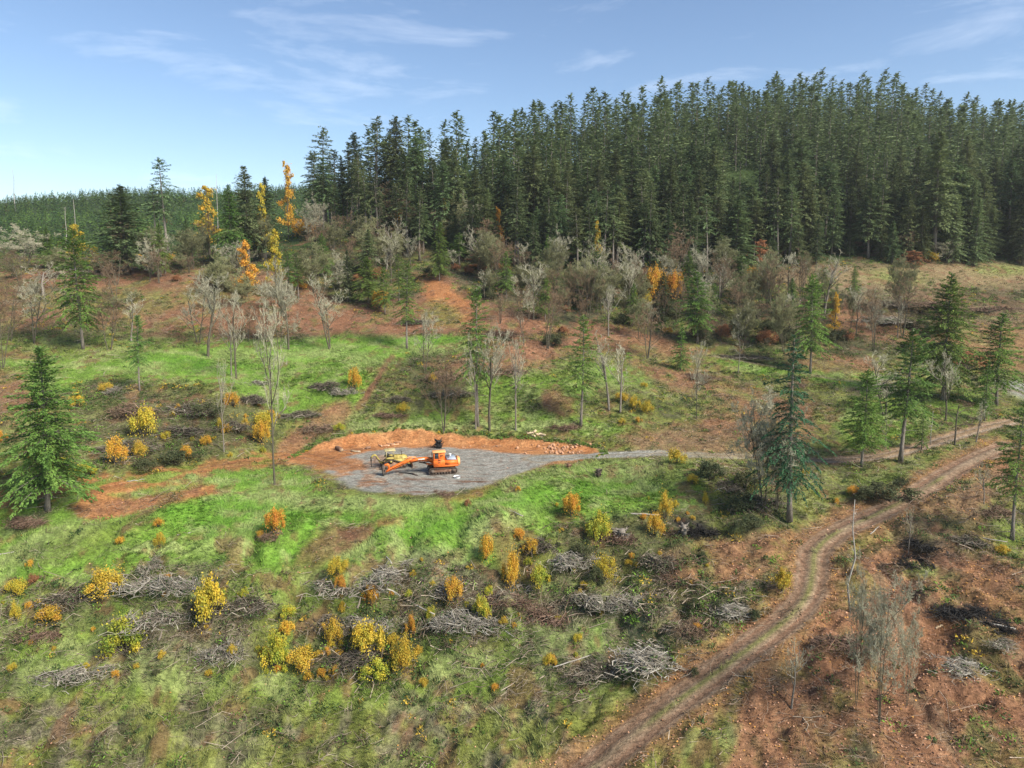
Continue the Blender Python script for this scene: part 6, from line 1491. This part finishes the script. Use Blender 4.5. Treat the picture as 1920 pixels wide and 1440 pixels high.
# ------------------------------------------------------------------ thin autumn air
q = bmesh.new(); bmesh.ops.create_cube(q, size=1)
for v in q.verts: v.co.x *= 5200; v.co.y = v.co.y * 3000 + 1290; v.co.z = v.co.z * 260 + 90
hm = bpy.data.meshes.new('haze'); q.to_mesh(hm); q.free()
m = bpy.data.materials.new('haze'); m.use_nodes = True; nt = m.node_tree
for n_ in list(nt.nodes): nt.nodes.remove(n_)
o_ = nt.nodes.new('ShaderNodeOutputMaterial'); vv = nt.nodes.new('ShaderNodeVolumePrincipled')
vv.inputs['Color'].default_value = (.95, .96, 1, 1); vv.inputs['Density'].default_value = .00011; vv.inputs['Anisotropy'].default_value = .2
nt.links.new(vv.outputs[0], o_.inputs['Volume']); hm.materials.append(m)
tag(link('haze', hm), 'thin pale haze over the far trees', 'haze', kind='stuff')
# ------------------------------------------------------------------ light and sky
SUN_EL, SUN_AZ = R(42), R(125)     # azimuth measured clockwise from +Y (the view direction)
world = bpy.data.worlds.new("World"); scene.world = world; world.use_nodes = True
nt = world.node_tree
bg = nt.nodes['Background'] if 'Background' in nt.nodes else nt.nodes.new('ShaderNodeBackground')
sky = N(nt, 'ShaderNodeTexSky', sky_type='NISHITA'); sky.sun_disc = False
sky.sun_elevation = SUN_EL; sky.sun_rotation = SUN_AZ; sky.altitude = 300; sky.air_density = 1.0; sky.dust_density = .1; sky.ozone_density = 3.0
tc = nt.nodes.new('ShaderNodeTexCoord')
mp = N(nt, 'ShaderNodeMapping'); mp.inputs['Scale'].default_value = (1.0, 1.0, 4.5); mp.inputs['Rotation'].default_value = (0.0, .10, 0)
nt.links.new(tc.outputs['Generated'], mp.inputs[0])
n1 = N(nt, 'ShaderNodeTexNoise', i_Scale=4.2, i_Detail=9, i_Roughness=.62, i_Distortion=.35); nt.links.new(mp.outputs[0], n1.inputs['Vector'])
r = ramp(nt, [(.53, (0, 0, 0)), (.84, (.30, .30, .30))], n1.outputs['Fac'])
mx = N(nt, 'ShaderNodeMix', data_type='RGBA'); mx.inputs['B'].default_value = (10.0, 10.3, 11, 1)
nt.links.new(r.outputs[0], mx.inputs['Factor']); nt.links.new(sky.outputs[0], mx.inputs['A'])
nt.links.new(mx.outputs['Result'], bg.inputs[0]); bg.inputs[1].default_value = .08
ow = [n for n in nt.nodes if n.type == 'OUTPUT_WORLD']; ow = ow[0] if ow else nt.nodes.new('ShaderNodeOutputWorld')
nt.links.new(bg.outputs[0], ow.inputs[0])
sl = bpy.data.lights.new('sun', 'SUN'); sl.energy = 3.9; sl.angle = R(22); sl.color = (1, .94, .82)
so = bpy.data.objects.new('sun', sl); C.objects.link(so)
dv = Vector((math.sin(SUN_AZ) * math.cos(SUN_EL), math.cos(SUN_AZ) * math.cos(SUN_EL), math.sin(SUN_EL)))
so.rotation_euler = dv.to_track_quat('Z', 'Y').to_euler(); so.location = (0, 0, 120)
scene.view_settings.view_transform = 'Standard'; scene.view_settings.look = 'None'; scene.view_settings.exposure = 1.08; scene.view_settings.gamma = 1
scene.render.engine = 'CYCLES'
scene.cycles.max_bounces = 4; scene.cycles.diffuse_bounces = 3; scene.cycles.glossy_bounces = 1; scene.cycles.transmission_bounces = 2; scene.cycles.transparent_max_bounces = 4

scene.cycles.volume_bounces = 0
scene.cycles.volume_step_rate = 4
